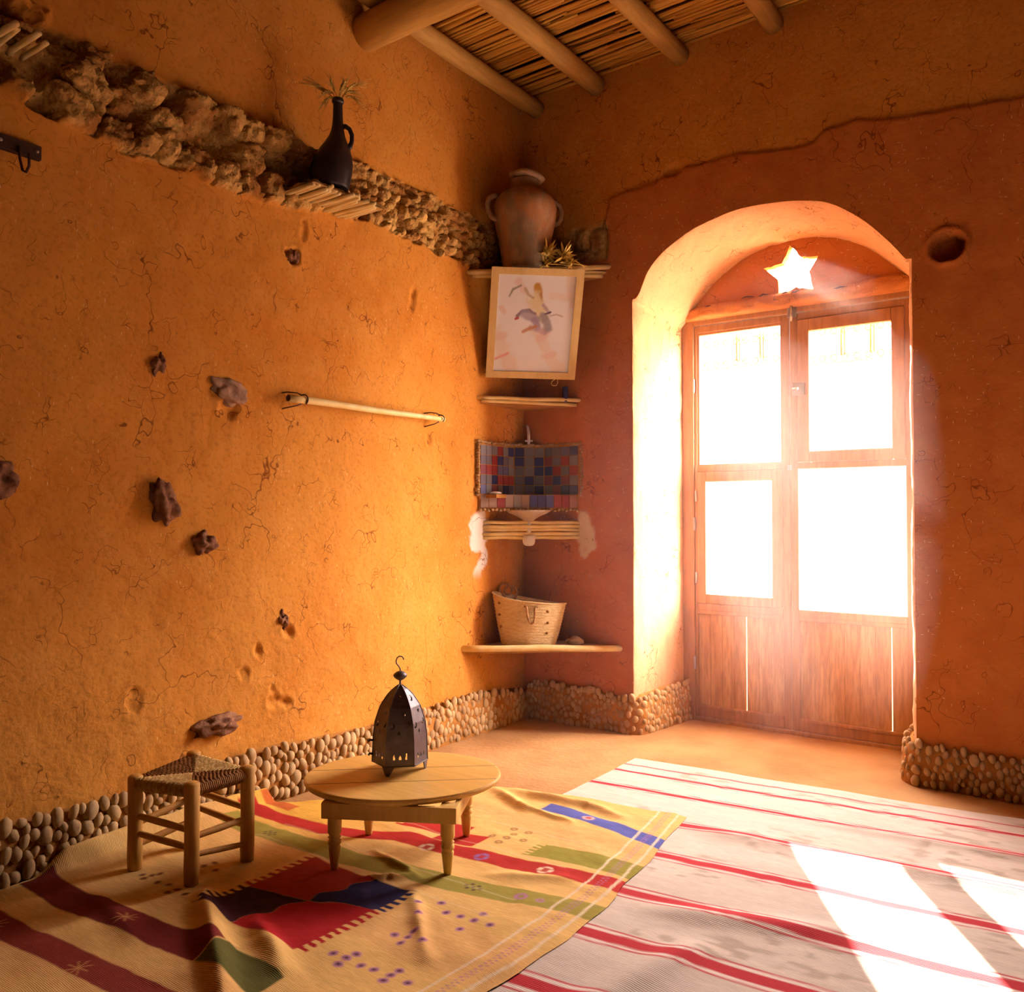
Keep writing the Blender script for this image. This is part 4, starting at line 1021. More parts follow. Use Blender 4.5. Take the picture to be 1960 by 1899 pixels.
rope([b0 + RV * a + TV * t + UP * z for a, t, z in ((-0.022, 0.098, 0.205), (-0.012, 0.106, 0.200), (-0.005, 0.110, 0.150), (0.008, 0.112, 0.122), (0.024, 0.112, 0.126), (0.030, 0.110, 0.160), (0.032, 0.104, 0.198), (0.046, 0.100, 0.203))], 0.0056, 'handle')
for a, z in ((1.05, 0.185), (1.00, 0.125), (0.98, 0.07), (2.55, 0.195), (2.62, 0.14), (2.66, 0.085)): part(MB().blob(bpt(a, z, 1.012), (0.0085, 0.005, 0.007), 2, 0.3, a * 10), 'leather_tuft', M_ROPED, bb_)

o = MB().blob((0.372, -0.085, 0.448), (0.045, 0.036, 0.022), 3, 0.45, 3, None, 2.2).obj('stone', M_STONEL, None, (0.372, -0.085, 0.428)); o['label'] = 'small rough pale stone beside the palm basket on the lowest shelf'; o['category'] = 'stone'

# tiled washbasin in the corner
def tile_mesh(mb, colr, p, q, z0, z1, nx, nz, nrm, seed, pal):
    rr = random.Random(seed); p, q = Vector(p), Vector(q); g = 0.05; rr_ = []
    for j in range(nz):
        for i in range(nx):
            a, b = p.lerp(q, (i + 0.035) / nx), p.lerp(q, (i + 0.965) / nx)
            za, zb = z0 + (z1 - z0) * (j + 0.035) / nz, z0 + (z1 - z0) * (j + 0.965) / nz
            th = 0.005 + rr.uniform(-0.0008, 0.0008); nv_ = Vector(nrm).normalized() * th
            v0 = [Vector((a.x, a.y, za)), Vector((b.x, b.y, za)), Vector((b.x, b.y, zb)), Vector((a.x, a.y, zb))]
            v1 = [v + nv_ for v in v0]
            mb.add(v1 + v0, [(0, 1, 2, 3), (0, 4, 5, 1), (1, 5, 6, 2), (2, 6, 7, 3), (3, 7, 4, 0)], False)
            c = pal[(i * 3 + j * 5 + rr.randrange(len(pal))) % len(pal)]; colr.extend([c] * 8)
m, nt, b = new_mat('glazed_tile'); at = N(nt, 'ShaderNodeAttribute', attribute_name='glaze'); nt.links.new(at.outputs['Color'], b.inputs['Base Color'])
b.inputs['Roughness'].default_value = 0.25; b.inputs['Specular IOR Level'].default_value = 0.45; M_TILE = m
PAL = [(0.035, 0.045, 0.17), (0.32, 0.045, 0.050), (0.20, 0.17, 0.19), (0.16, 0.13, 0.16), (0.035, 0.045, 0.19), (0.24, 0.065, 0.085), (0.22, 0.20, 0.22), (0.13, 0.12, 0.24)]
TP = root('tile_panel', (0.1, -0.12, 1.20), 'chequered panel of blue, red and grey tiles wrapping the corner above the basin', 'tiles')
mb = MB(); cl_ = []
tile_mesh(mb, cl_, (0.012, -0.425, 0), (0.012, -0.135, 0), 1.205, 1.460, 6, 5, (1, 0, 0), 11, PAL)
tile_mesh(mb, cl_, (0.014, -0.128, 0), (0.128, -0.014, 0), 1.205, 1.462, 3, 5, (0.7, -0.7, 0), 12, [PAL[3], PAL[0], PAL[2], PAL[7]])
tile_mesh(mb, cl_, (0.134, -0.012, 0), (0.347, -0.012, 0), 1.205, 1.464, 4, 5, (0, -1, 0), 13, PAL)
o = part(mb, 'tile_face', M_TILE, TP); add_attr(o, 'glaze', np.array(cl_))
mb = MB().box((-0.02, -0.432, 1.18), (0.0135, -0.10, 1.466)).box((0.10, -0.0135, 1.18), (0.354, 0.02, 1.468))
mb.add([(0.010, -0.135, 1.18), (0.135, -0.010, 1.18), (0.135, -0.010, 1.466), (0.010, -0.135, 1.466), (-0.02, 0.02, 1.18), (-0.02, 0.02, 1.466)], [(0, 1, 2, 3), (0, 3, 5, 4), (1, 4, 5, 2), (3, 2, 5), (0, 4, 1)], False)
part(mb, 'grout_bed', M_MORTAR, TP)
rr = random.Random(4); sd1, sd2, tp1 = MB(), MB(), MB()
for i in range(19):                                    # lumpy mud rim around the tiles
    z = 1.20 + i * 0.0145
    sd1.blob((0.012, -0.442 + rr.uniform(-0.006, 0.006), z), (0.013, 0.009, 0.009), 1, 0.3, i); sd2.blob((0.366 + rr.uniform(-0.006, 0.006), -0.010, z), (0.009, 0.012, 0.009), 1, 0.3, i + 40)
for i in range(56):
    t = i / 55; p_ = Vector((0.012, -0.44, 0)).lerp(Vector((0.010, -0.13, 0)), t / 0.42) if t < 0.42 else (Vector((0.010, -0.13, 0)).lerp(Vector((0.13, -0.010, 0)), (t - 0.42) / 0.23) if t < 0.65 else Vector((0.13, -0.010, 0)).lerp(Vector((0.36, -0.010, 0)), (t - 0.65) / 0.35))
    tp1.blob((p_.x, p_.y, 1.474 + rr.uniform(-0.004, 0.006)), (0.011, 0.011, 0.009), 1, 0.3, i + 80)
for b_ in (sd1, sd2, tp1): part(b_, 'mud_surround', M_PEB, TP)
SK = root('basin', (0.14, -0.18, 1.06), 'corner washbasin with a tiled front edge and white bowl below', 'basin')
A_, B_ = Vector((0.004, -0.428, 0)), Vector((0.347, -0.004, 0)); fn = Vector((B_.y - A_.y, -(B_.x - A_.x), 0)).normalized()
bk = -fn * 0.022
mb = MB(); vs_ = [Vector((p.x, p.y, z)) for z in (1.118, 1.204) for p in (A_, B_, B_ + bk, A_ + bk)]
mb.add(vs_, [(0, 3, 2, 1), (4, 5, 6, 7), (0, 1, 5, 4), (1, 2, 6, 5), (2, 3, 7, 6), (3, 0, 4, 7)], False); part(mb, 'basin_wall', M_MORTAR, SK)
mb = MB(); cl_ = []
PALF = [(0.32, 0.06, 0.06), (0.07, 0.07, 0.24), (0.30, 0.24, 0.22), (0.46, 0.20, 0.14), (0.09, 0.09, 0.30), (0.40, 0.26, 0.20), (0.55, 0.34, 0.24)]
tile_mesh(mb, cl_, A_.lerp(B_, 0.02), A_.lerp(B_, 0.98), 1.134, 1.203, 12, 1, fn, 21, PALF)
o = part(mb, 'tile_edge', M_TILE, SK); add_attr(o, 'glaze', np.array(cl_))
mb = MB()
for i in range(26): mb.blob(A_.lerp(B_, (i + 0.5) / 26) + fn * 0.006 + UP * (1.124 + 0.004 * math.sin(i * 2.2)), (0.0095, 0.0095, 0.0085), 1, 0.3, i)
part(mb, 'mud_lip', M_PEB, SK)
part(MB().lathe([(0.0, 1.062), (0.026, 1.064), (0.034, 1.074), (0.060, 1.090), (0.098, 1.106), (0.118, 1.119), (0.118, 1.124)], (0.150, -0.190, 0), 30), 'bowl', M_BOWL, SK)
part(MB().lathe([(0.0, 0.935), (0.018, 0.937), (0.029, 0.945), (0.033, 0.958), (0.033, 0.992)], (0.158, -0.197, 0), 24).lathe([(0.012, 0.98), (0.012, 1.066)], (0.158, -0.197, 0), 12), 'drain_trap', M_WHITE, SK)
part(MB().tube([(0.03, -0.03, 1.585), (0.050, -0.050, 1.57), (0.062, -0.062, 1.54), (0.066, -0.066, 1.475), (0.066, -0.066, 1.45)], 0.0085, 10).tube([(0.05, -0.08, 1.50), (0.08, -0.05, 1.50)], 0.006, 8), 'tap_pipe', M_PORC, SK)
o = MB().blob((0.045, -0.335, 1.2115), (0.030, 0.034, 0.0085), 3, 0.1, 5).obj('soap', M_WHITE, None, (0.045, -0.335, 1.204)); o['label'] = 'white piece of soap lying at the left end of the tiled basin'; o['category'] = 'soap'
mb = MB(); part(MB().box((-0.01, -0.40, 1.185), (0.10, -0.28, 1.2035)), 'soap_ledge', M_MORTAR, SK)
RS = root('reed_shelf', (0.16, -0.18, 1.02), 'shelf of five horizontal reeds under the basin between white plaster patches', 'shelf')
for i, z in enumerate((1.056, 1.038, 1.019, 1.000, 0.982)):
    s_ = 0.362 + 0.006 * (i % 2); rr = random.Random(i)
    p, q = Vector((-0.01, -s_ * 1.03, z + rr.uniform(-0.003, 0.003))), Vector((s_ * 0.99, 0.01, z + rr.uniform(-0.003, 0.003)))
    part(MB().tube([p.lerp(q, t / 10) + UP * (0.0015 * math.sin(t * 1.7 + i)) for t in range(11)], [0.0096 * (1.07 if t in (3, 7) else 1) for t in range(11)], 10), 'reed', M_POLEC, RS)

# narrow shelf with tin and soap
R_ = root('corner_shelf', (0.12, -0.14, 1.69), 'narrow corner shelf of two thin sticks just under the picture', 'shelf')
mb = MB(); tri_slab(mb, -0.40, 0.335, 1.672, 1.694, 4); part(mb, 'slab', M_MUD, R_)
part(pole((-0.012, -0.427, 1.702), (0.37, 0.012, 1.704), 0.0105, 4), 'edge_pole', M_POLEC, R_); part(pole((0.01, -0.412, 1.687), (0.335, -0.012, 1.678), 0.0085, 6), 'edge_pole', M_POLEC, R_)
tn = (0.298, -0.062, 1.695)
R_ = root('tin', tn, 'small dark blue tin at the right end of the narrow shelf', 'tin')
tb_ = part(MB().lathe([(0.0145, 0), (0.0155, 0.002), (0.0155, 0.070), (0.0145, 0.072)], tn, 20), 'tin_body', M_BLUECAN, R_); part(MB().lathe([(0.0150, 0.072), (0.0150, 0.079), (0.0, 0.080)], tn, 20), 'lid', M_BLUECAN, tb_)
o = MB().blob((0.036, -0.338, 1.7035), (0.018, 0.022, 0.009), 2, 0.15, 6).obj('soap', M_PORC, None, (0.036, -0.338, 1.694)); o['label'] = 'small pale lump of soap at left of the narrow shelf'; o['category'] = 'soap'
o = MB().blob((0.135, -0.20, 1.7005), (0.013, 0.011, 0.0065), 2, 0.2, 9).obj('pebble', M_STONEL, None, (0.135, -0.20, 1.694)); o['label'] = 'tiny pebble in the middle of the narrow shelf'; o['category'] = 'pebble'

# top shelf, jar, thistles
R_ = root('corner_shelf', (0.2, -0.18, 2.34), 'topmost corner shelf of rough sticks carrying the big clay jar', 'shelf')
mb = MB(); tri_slab(mb, -0.475, 0.515, 2.330, 2.356, 7); part(mb, 'slab', M_MUD, R_)
part(pole((-0.012, -0.505, 2.331), (0.552, 0.012, 2.384), 0.0135, 8), 'edge_pole', M_POLEC, R_); part(pole((0.005, -0.478, 2.318), (0.50, -0.02, 2.338), 0.011, 9), 'edge_pole', M_POLEC, R_); part(pole((0.25, -0.26, 2.35), (0.520, 0.005, 2.357), 0.010, 10), 'edge_pole', M_POLEC, R_)
jc = Vector((0.184, -0.268, 2.357))
JR = root('clay_jar', jc, 'big stained clay jar with two ear handles and a stone lid on top shelf', 'jar')
jp = [(0.095, 0.0), (0.108, 0.004), (0.114, 0.06), (0.124, 0.13), (0.138, 0.20), (0.150, 0.26), (0.156, 0.305), (0.155, 0.335), (0.144, 0.365), (0.122, 0.392), (0.095, 0.412), (0.074, 0.425), (0.066, 0.437), (0.066, 0.455), (0.074, 0.462), (0.075, 0.468), (0.066, 0.470), (0.058, 0.455)]
zz = np.linspace(0, len(jp) - 1, 60); jr = [(1.06 * float(np.interp(t, range(len(jp)), [a for a, _ in jp])), float(np.interp(t, range(len(jp)), [b for _, b in jp]))) for t in zz]
part(MB().lathe(jr, jc, 48), 'jar_body', M_JAR, JR)
hd = Vector((0.60, 0.80, 0)).normalized()
for s in (-1, 1):
    pts = [jc + hd * (s * r) + UP * z for r, z in ((0.135, 0.368), (0.165, 0.378), (0.192, 0.362), (0.203, 0.330), (0.198, 0.295), (0.180, 0.270), (0.150, 0.255))]
    part(MB().tube(pts, [0.016, 0.015, 0.0135, 0.013, 0.0135, 0.015, 0.016], 12), 'handle', M_JAR, JR)
o = MB().blob(jc + UP * 0.494 + RV * 0.006, (0.100, 0.080, 0.030), 3, 0.22, 12, Matrix.Rotation(math.radians(36), 3, 'Z') @ Matrix.Rotation(0.12, 3, 'Y'), 1.3).obj('lid_stone', M_STONEL, None, tuple(jc + UP * 0.468)); o['label'] = 'flat pale stone closing the mouth of the big clay jar'; o['category'] = 'stone'
def thistle(c, s, label, seed, stem_dir):
    rr = random.Random(seed); R_ = root('dried_thistle', c, label, 'dried flower'); c = Vector(c)
    part(MB().blob(c, (0.014 * s, 0.014 * s, 0.013 * s), 2, 0.2, seed), 'head', M_THISTLE, R_)
    mb = MB()
    for k in range(46):
        a = rr.uniform(0, 2 * math.pi); e = rr.uniform(-0.8, 1.4); d = Vector((math.cos(a) * math.cos(e), math.sin(a) * math.cos(e), math.sin(e)))
        ln = rr.uniform(0.035, 0.062) * s; side = d.cross(Vector((rr.uniform(-1, 1), rr.uniform(-1, 1), rr.uniform(-1, 1)))).normalized(); nn = d.cross(side)
        p0 = c + d * 0.008; p1 = c + d * ln * 0.45 + nn * 0.002; p2 = c + d * ln + nn * rr.uniform(-0.012, 0.012); w_ = rr.uniform(0.0045, 0.008) * s
        vs_ = [p0 - side * w_ * 0.5, p0 + side * w_ * 0.5, p1 + side * w_, p1 - side * w_, p1 + nn * 0.0025, p2]
        mb.add(vs_, [(0, 1, 4), (1, 2, 4), (3, 0, 4), (2, 5, 4), (5, 3, 4), (0, 3, 2, 1), (2, 3, 5)], False)
    part(mb, 'bracts', M_THISTLE, R_)
    sd_ = Vector(stem_dir); part(MB().tube([c + sd_ * t + UP * (0.006 * math.sin(t * 3)) for t in (0, 0.3, 0.7, 1.0)], [0.0042, 0.0035, 0.003, 0.0022], 8), 'stem', M_THISTLE, R_)
thistle((0.318, -0.262, 2.432), 1.35, 'spiky dried thistle head touching the lower right of the jar', 21, (-0.105, -0.075, 0.030))
thistle((0.385, -0.205, 2.420), 1.4, 'spiky dried thistle head at the right, with long stem hanging', 22, (0.085, 0.062, -0.062))
thistle((0.300, -0.255, 2.378), 1.0, 'small crushed thistle head lying on the top shelf under two larger ones', 23, (0.10, 0.07, -0.01))
thistle((0.400, -0.178, 2.380), 1.0, 'small dried thistle head on the shelf edge by the right end pole', 24, (0.07, 0.05, -0.012))

# picture hung leaning out across the corner
q4 = {'bl': Vector((0.020, -0.388, 1.809)), 'br': Vector((0.390, -0.115, 1.796)), 'tl': Vector((0.145, -0.496, 2.337)), 'tr': Vector((0.518, -0.221, 2.319))}
pc = (q4['bl'] + q4['br'] + q4['tl'] + q4['tr']) / 4
PX = root('framed_mirror', pc, 'pale picture painted with its reflections and a whirling figure, in light wood frame, leaning out below the jar', 'mirror')
pn = (q4['br'] - q4['bl']).cross(q4['tl'] - q4['bl']).normalized()
if pn.dot(Vector(cam.location) - pc) < 0: pn = -pn
def pq(u, v, d=0.0): return q4['bl'] * (1 - u) * (1 - v) + q4['br'] * u * (1 - v) + q4['tl'] * (1 - u) * v + q4['tr'] * u * v + pn * d
def pbox(mb, u0, u1, v0, v1, d0, d1):
    vs_ = [pq(u, v, d) for d in (d0, d1) for u, v in ((u0, v0), (u1, v0), (u1, v1), (u0, v1))]
    mb.add(vs_, [(0, 3, 2, 1), (4, 5, 6, 7), (0, 1, 5, 4), (1, 2, 6, 5), (2, 3, 7, 6), (3, 0, 4, 7)], False)
for u0, u1, v0, v1 in ((0, 0.082, 0, 1), (0.918, 1, 0, 1), (0.082, 0.918, 0, 0.062), (0.082, 0.918, 0.938, 1)):
    mb = MB(); pbox(mb, u0, u1, v0, v1, -0.012, 0.008); 
    part(mb, 'frame_side', M_FRAME, PX)
mb = MB(); pbox(mb, 0.03, 0.97, 0.02, 0.98, -0.011, -0.004); part(mb, 'backing', M_FRAME, PX)
uu, vv = np.meshgrid(np.linspace(0.075, 0.925, 130), np.linspace(0.055, 0.945, 160))
mb = MB(); mb.grid(np.array([[tuple(pq(a, b, 0.001)) for a, b in zip(ra_, rb_)] for ra_, rb_ in zip(uu, vv)]))
pu, pv = (uu - 0.082) / 0.836, (vv - 0.062) / 0.876
C_ = np.zeros(uu.shape + (3,)); C_[:] = (0.93, 0.92, 0.98)  # pale ground and streaks paint in the mirror's reflection of the sunlit rug
def dab(pts, wd, c, a=1.0):
    global C_
    pts = np.array(pts, float); d = np.full(pu.shape, 9.0)
    for p0, p1 in zip(pts[:-1], pts[1:]):
        e = p1 - p0; L2 = (e ** 2).sum() + 1e-9; t = np.clip(((pu - p0[0]) * e[0] + (pv - p0[1]) * e[1]) / L2, 0, 1)
        d = np.minimum(d, np.hypot(pu - p0[0] - t * e[0], (pv - p0[1] - t * e[1]) * 1.22))
    m = smooth(wd * 1.35, wd * 0.55, d + wd * 0.5 * fbm(pu, pv, 14, 3, 400))[..., None] * a; C_ = C_ * (1 - m) + m * np.array(c)
pk = (0.86, 0.62, 0.58)
dab([(0.0, 0.40), (0.10, 0.22), (0.22, 0.05)], 0.10, (0.88, 0.72, 0.62), 0.6); dab([(0.02, 0.13), (0.18, 0.19)], 0.02, (0.80, 0.30, 0.30), 0.7); dab([(0.02, 0.36), (0.12, 0.38)], 0.05, pk, 0.6)
dab([(0.55, 0.42), (0.72, 0.20), (0.88, 0.02)], 0.08, (0.90, 0.72, 0.60), 0.55); dab([(0.58, 0.36), (0.68, 0.42)], 0.05, pk, 0.6); dab([(0.66, 0.17), (0.78, 0.20)], 0.04, pk, 0.5)
dab([(0.25, 0.93), (0.32, 0.85)], 0.05, pk, 0.5); dab([(0.92, 0.98), (0.98, 0.72)], 0.06, (0.90, 0.70, 0.58), 0.5); dab([(0.70, 0.80), (0.95, 0.78)], 0.05, (0.90, 0.74, 0.66), 0.5); dab([(0.05, 0.66), (0.10, 0.62)], 0.03, pk, 0.6)
dab([(0.50, 0.90), (0.52, 0.84), (0.55, 0.78)], 0.045, (0.62, 0.34, 0.08)); dab([(0.55, 0.80), (0.56, 0.74)], 0.035, (0.50, 0.24, 0.06))
dab([(0.50, 0.74), (0.54, 0.66), (0.58, 0.60)], 0.10, (0.86, 0.76, 0.52), 0.95); dab([(0.60, 0.70), (0.68, 0.62)], 0.025, (0.52, 0.40, 0.48), 0.8); dab([(0.63, 0.61), (0.70, 0.63)], 0.012, (0.10, 0.05, 0.12))
dab([(0.15, 0.78), (0.19, 0.85), (0.29, 0.89)], 0.014, (0.34, 0.32, 0.28), 0.9); dab([(0.35, 0.86), (0.40, 0.80), (0.46, 0.77)], 0.018, (0.55, 0.42, 0.30), 0.8)
dab([(0.27, 0.58), (0.33, 0.63), (0.42, 0.64), (0.50, 0.61)], 0.022, (0.25, 0.18, 0.25), 0.9); dab([(0.36, 0.60), (0.46, 0.57), (0.54, 0.55)], 0.055, (0.42, 0.36, 0.50), 0.8)
dab([(0.50, 0.54), (0.54, 0.48)], 0.05, (0.40, 0.32, 0.50), 0.85); dab([(0.60, 0.59), (0.66, 0.52), (0.68, 0.46)], 0.06, (0.30, 0.26, 0.32), 0.8); dab([(0.46, 0.47), (0.58, 0.44), (0.64, 0.42)], 0.035, (0.58, 0.40, 0.52), 0.7); dab([(0.36, 0.42), (0.42, 0.45), (0.52, 0.48)], 0.020, (0.62, 0.28, 0.14), 0.85)
dab([(0.70, 0.59), (0.78, 0.61), (0.86, 0.59)], 0.010, (0.55, 0.42, 0.34), 0.8); dab([(0.28, 0.56), (0.25, 0.55)], 0.015, (0.5, 0.1, 0.12))
m, nt, b = new_mat('painted_reflection'); at = N(nt, 'ShaderNodeAttribute', attribute_name='paint'); nt.links.new(at.outputs['Color'], b.inputs['Base Color']); b.inputs['Roughness'].default_value = 0.10; b.inputs['IOR'].default_value = 1.95; b.inputs['Specular IOR Level'].default_value = 0.5
o = part(mb, 'mirror_face', m, PX); add_attr(o, 'paint', C_.reshape(-1, 3))
part(MB().tube([pq(0.78, -0.002, -0.006) + (pq(0.78 + a, -0.002, -0.006) - pq(0.78, -0.002, -0.006)) - UP * b_ for a, b_ in ((0.0, 0.0), (-0.03, 0.010), (-0.045, 0.024), (-0.025, 0.034), (0.012, 0.033), (0.03, 0.020), (0.028, 0.004), (0.025, -0.004))], 0.0018, 6), 'string_loop', M_STRAW, PX)
part(MB().tube([pq(0.5, 0.99, -0.010), pq(0.5, 1.0, -0.02), Vector((0.262, -0.262, 2.345))], 0.002, 6), 'hanging_cord', M_WIRE, PX)

# ------------------------------------------------------------------ curtain rod on wire hooks
RD = root('wall_rod', (0.05, -1.21, 1.557), 'pale straight wooden rod hung from two wire hooks on the left wall', 'rod')
pts = [Vector((0.05 + 0.002 * math.sin(t * 5), -1.675 + 0.925 * t, 1.555 + 0.0012 * math.sin(t * 9))) for t in np.linspace(0, 1, 16)]
rd_ = part(MB().tube(pts, [0.0155 - 0.004 * i / 15 for i in range(16)], 14), 'rod', M_POLEC, RD)
part(MB().tube([(0.05, -1.6772, 1.555), (0.05, -1.6745, 1.555)], 0.0125, 14), 'end_core', M_WIRE, rd_)
for y_, s_ in ((-1.600, 1.0), (-0.772, 0.85)):
    ring = [Vector((0.05 + 0.0195 * s_ * math.sin(a), y_ + 0.006 * math.sin(a), 1.557 + 0.0205 * s_ * math.cos(a))) for a in np.linspace(-2.6, 2.6, 18)]
    top_ = [Vector((-0.02, y_ - 0.075 * s_, 1.580)), Vector((0.02, y_ - 0.055 * s_, 1.584)), Vector((0.040, y_ - 0.025 * s_, 1.582)), Vector((0.042, y_ - 0.004, 1.576))]
    low_ = [ring[0], Vector((0.030, y_ - 0.03 * s_, 1.530)), Vector((0.008, y_ - 0.062 * s_, 1.520)), Vector((-0.02, y_ - 0.070 * s_, 1.514))]
    part(MB().tube(top_ + ring[9:10] + ring[10:], 0.0028, 6), 'wire_hook', M_WIRE, RD); part(MB().tube(list(reversed(low_)) + ring[1:10], 0.0028, 6), 'wire_hook', M_WIRE, RD)

# ------------------------------------------------------------------ reed ledge with the jug
def ledge(name, label, y0, y1, z, reach, seed, n, mudtop=True):
    rr = random.Random(seed); R_ = root(name, (0.0, (y0 + y1) / 2, z), label, 'ledge')
    for i in range(n):
        y_ = y0 + (y1 - y0) * (i + 0.5) / n; L_ = reach * rr.uniform(0.8, 1.05); dy = rr.uniform(-0.012, 0.016); r = rr.uniform(0.0075, 0.0105)
        zz_ = z + rr.uniform(-0.006, 0.006)
        part(MB().tube([(-0.03 + (L_ + 0.03) * t / 5, y_ + dy * t / 5, zz_ + 0.0010 * math.sin(t + i)) for t in range(6)], [r * (1.06 if t == 3 else 1) for t in range(6)], 9), 'reed', M_POLEC, R_)
    if mudtop:
        xs_, ys_ = np.meshgrid(np.linspace(-0.03, reach * 0.86, 26), np.linspace(y0 - 0.01, y1 + 0.03, 44))
        tx = np.clip((xs_) / (reach * 0.86), 0, 1); ty = (ys_ - y0 + 0.01) / (y1 - y0 + 0.04)
        e = np.clip(np.minimum(np.minimum(1 - tx, 1), np.minimum(ty, 1 - ty) * 3.0) * 5, 0, 1)
        hz = z + 0.006 + 0.030 * np.sqrt(e) * (0.8 + 0.5 * fbm(xs_, ys_, 20, 4, 500)) + 0.012 * fbm(xs_, ys_, 45, 3, 510) * e
        xs_ = xs_ + 0.012 * fbm(ys_, xs_, 25, 3, 520) * tx
        mb = MB(); mb.grid(np.stack([xs_, ys_, hz], -1)); mb.grid(np.stack([xs_, ys_, np.full_like(hz, z + 0.004)], -1)[:, ::-1])
        part(mb, 'mud_top', M_LEDGE, R_)
M_LEDGE = simple('rough_pale_mud', (0.56, 0.34, 0.13), (0.80, 0.56, 0.27), 0.95, 26, 1.0, spec=0.1)
ledge('reed_ledge', 'crumbling ledge of reeds and pale mud under the dark jug', -1.665, -1.335, 2.372, 0.225, 31, 17)
ledge('reed_ledge', 'broken reed ledge jutting from the bare masonry at upper left', -2.92, -2.62, 2.500, 0.16, 37, 8, False)
jg = Vector((0.118, -1.528, 2.404))
JG = root('jug', jg, 'black long-necked clay jug with loop handle on reed ledge', 'jug')
jp = [(0.060, 0.0), (0.072, 0.004), (0.080, 0.035), (0.0845, 0.075), (0.0830, 0.100), (0.0760, 0.130), (0.0610, 0.165), (0.0460, 0.192), (0.0330, 0.218), (0.0255, 0.245), (0.0215, 0.275), (0.0195, 0.310), (0.0190, 0.345), (0.0185, 0.352), (0.0235, 0.357), (0.0245, 0.366), (0.0215, 0.373), (0.0150, 0.370), (0.0140, 0.340)]
zz = np.linspace(0, len(jp) - 1, 70); jr = [(float(np.interp(t, range(len(jp)), [a for a, _ in jp])), float(np.interp(t, range(len(jp)), [b for _, b in jp]))) for t in zz]
mb = MB().lathe(jr, (0, 0, 0), 40); lean = lambda z: RV * (0.030 * float(smooth(0.02, 0.26, np.array(z))))
mb.v = [tuple(jg + Vector(p) + lean(p[2])) for p in mb.v]; part(mb, 'jug_body', M_JUG, JG)
pts = [jg + lean(0.3) + RV * a + UP * z for a, z in ((0.018, 0.258), (0.032, 0.260), (0.048, 0.248), (0.057, 0.225), (0.057, 0.200), (0.050, 0.178), (0.038, 0.162))]
part(MB().tube(pts, [0.011, 0.0100, 0.0092, 0.0088, 0.0088, 0.0095, 0.012], 12), 'handle', M_JUG, JG)
mouth = jg + lean(0.4) + UP * 0.352
WE = [(-0.158, 0.085, 0.0), (-0.125, 0.078, 0.02), (-0.045, 0.115, -0.01), (-0.03, 0.075, 0.03), (0.034, 0.062, 0.01), (0.055, 0.052, -0.02), (0.125, 0.062, 0.02), (-0.062, 0.010, 0.03), (-0.070, -0.038, 0.02), (0.105, 0.006, 0.03), (0.118, -0.030, 0.02), (0.05, 0.085, 0.03)]
for i, (a, z, t_) in enumerate(WE):
    d = RV * a + UP * z + TV * t_; L_ = d.length; rr = random.Random(900 + i)
    R_ = root('wheat_ear', mouth, 'dry golden wheat ear fanning out of the black jug\'s neck', 'wheat', group='dried wheat in the jug')
    bend = UP * (0.030 if z < 0.07 else 0.012)
    def cp(t): return mouth + UP * (0.012 * min(1, t * 4)) + d * t + bend * math.sin(math.pi * min(t, 1)) * 0.9
    part(MB().tube([mouth - UP * 0.06, mouth] + [cp(t) for t in (0.12, 0.25, 0.38, 0.5)], 0.0017, 5), 'stalk', M_STRAW, R_)
    mb = MB(); nk = 9
    for k in range(nk):
        t = 0.34 + 0.030 / max(L_, 0.05) * k * 0.16; p = cp(t); dr = (cp(t + 0.02) - cp(t)).normalized(); sd_ = dr.cross(UP if abs(dr.z) < 0.9 else RV).normalized() * (1 if k % 2 else -1)
        rot = dr.to_track_quat('Z', 'Y').to_matrix(); mb.blob(p + sd_ * 0.0035, (0.0042, 0.0042, 0.0085), 1, 0.1, k, rot)
    ear_ = part(mb, 'ear', M_STRAW, R_)
    mb = MB()
    for k in range(9):
        t = 0.42 + 0.02 * k; p = cp(t); e = cp(1.0) + Vector((rr.uniform(-1, 1), rr.uniform(-1, 1), rr.uniform(-1, 1))) * 0.022
        mb.tube([p, p.lerp(e, 0.5) + UP * 0.003, e], [0.0010, 0.0009, 0.0005], 4)
    part(mb, 'awns', M_STRAW, ear_)

# ------------------------------------------------------------------ coat rack at the left edge
CR = root('hook_rack', (0.02, -2.80, 2.19), 'dark wooden rack with bent wire hooks at the left edge of the wall', 'rack')
part(MB().box((-0.01, -3.10, 2.185), (0.024, -2.598, 2.228), bev=0.003), 'board', M_DARKWOOD, CR)
for y_ in (-2.665, -2.76, -2.90, -3.02): part(MB().tube([(0.026, y_, 2.205), (0.034, y_, 2.165), (0.042, y_ + 0.004, 2.130), (0.056, y_ + 0.008, 2.122), (0.066, y_ + 0.012, 2.140), (0.064, y_ + 0.013, 2.178)], 0.0042, 8), 'wire_hook', M_WIRE, CR)
for y_ in (-2.612, -2.715): part(MB().blob((0.025, y_, 2.208), (0.003, 0.0055, 0.0055), 2), 'nail', M_METAL, CR)

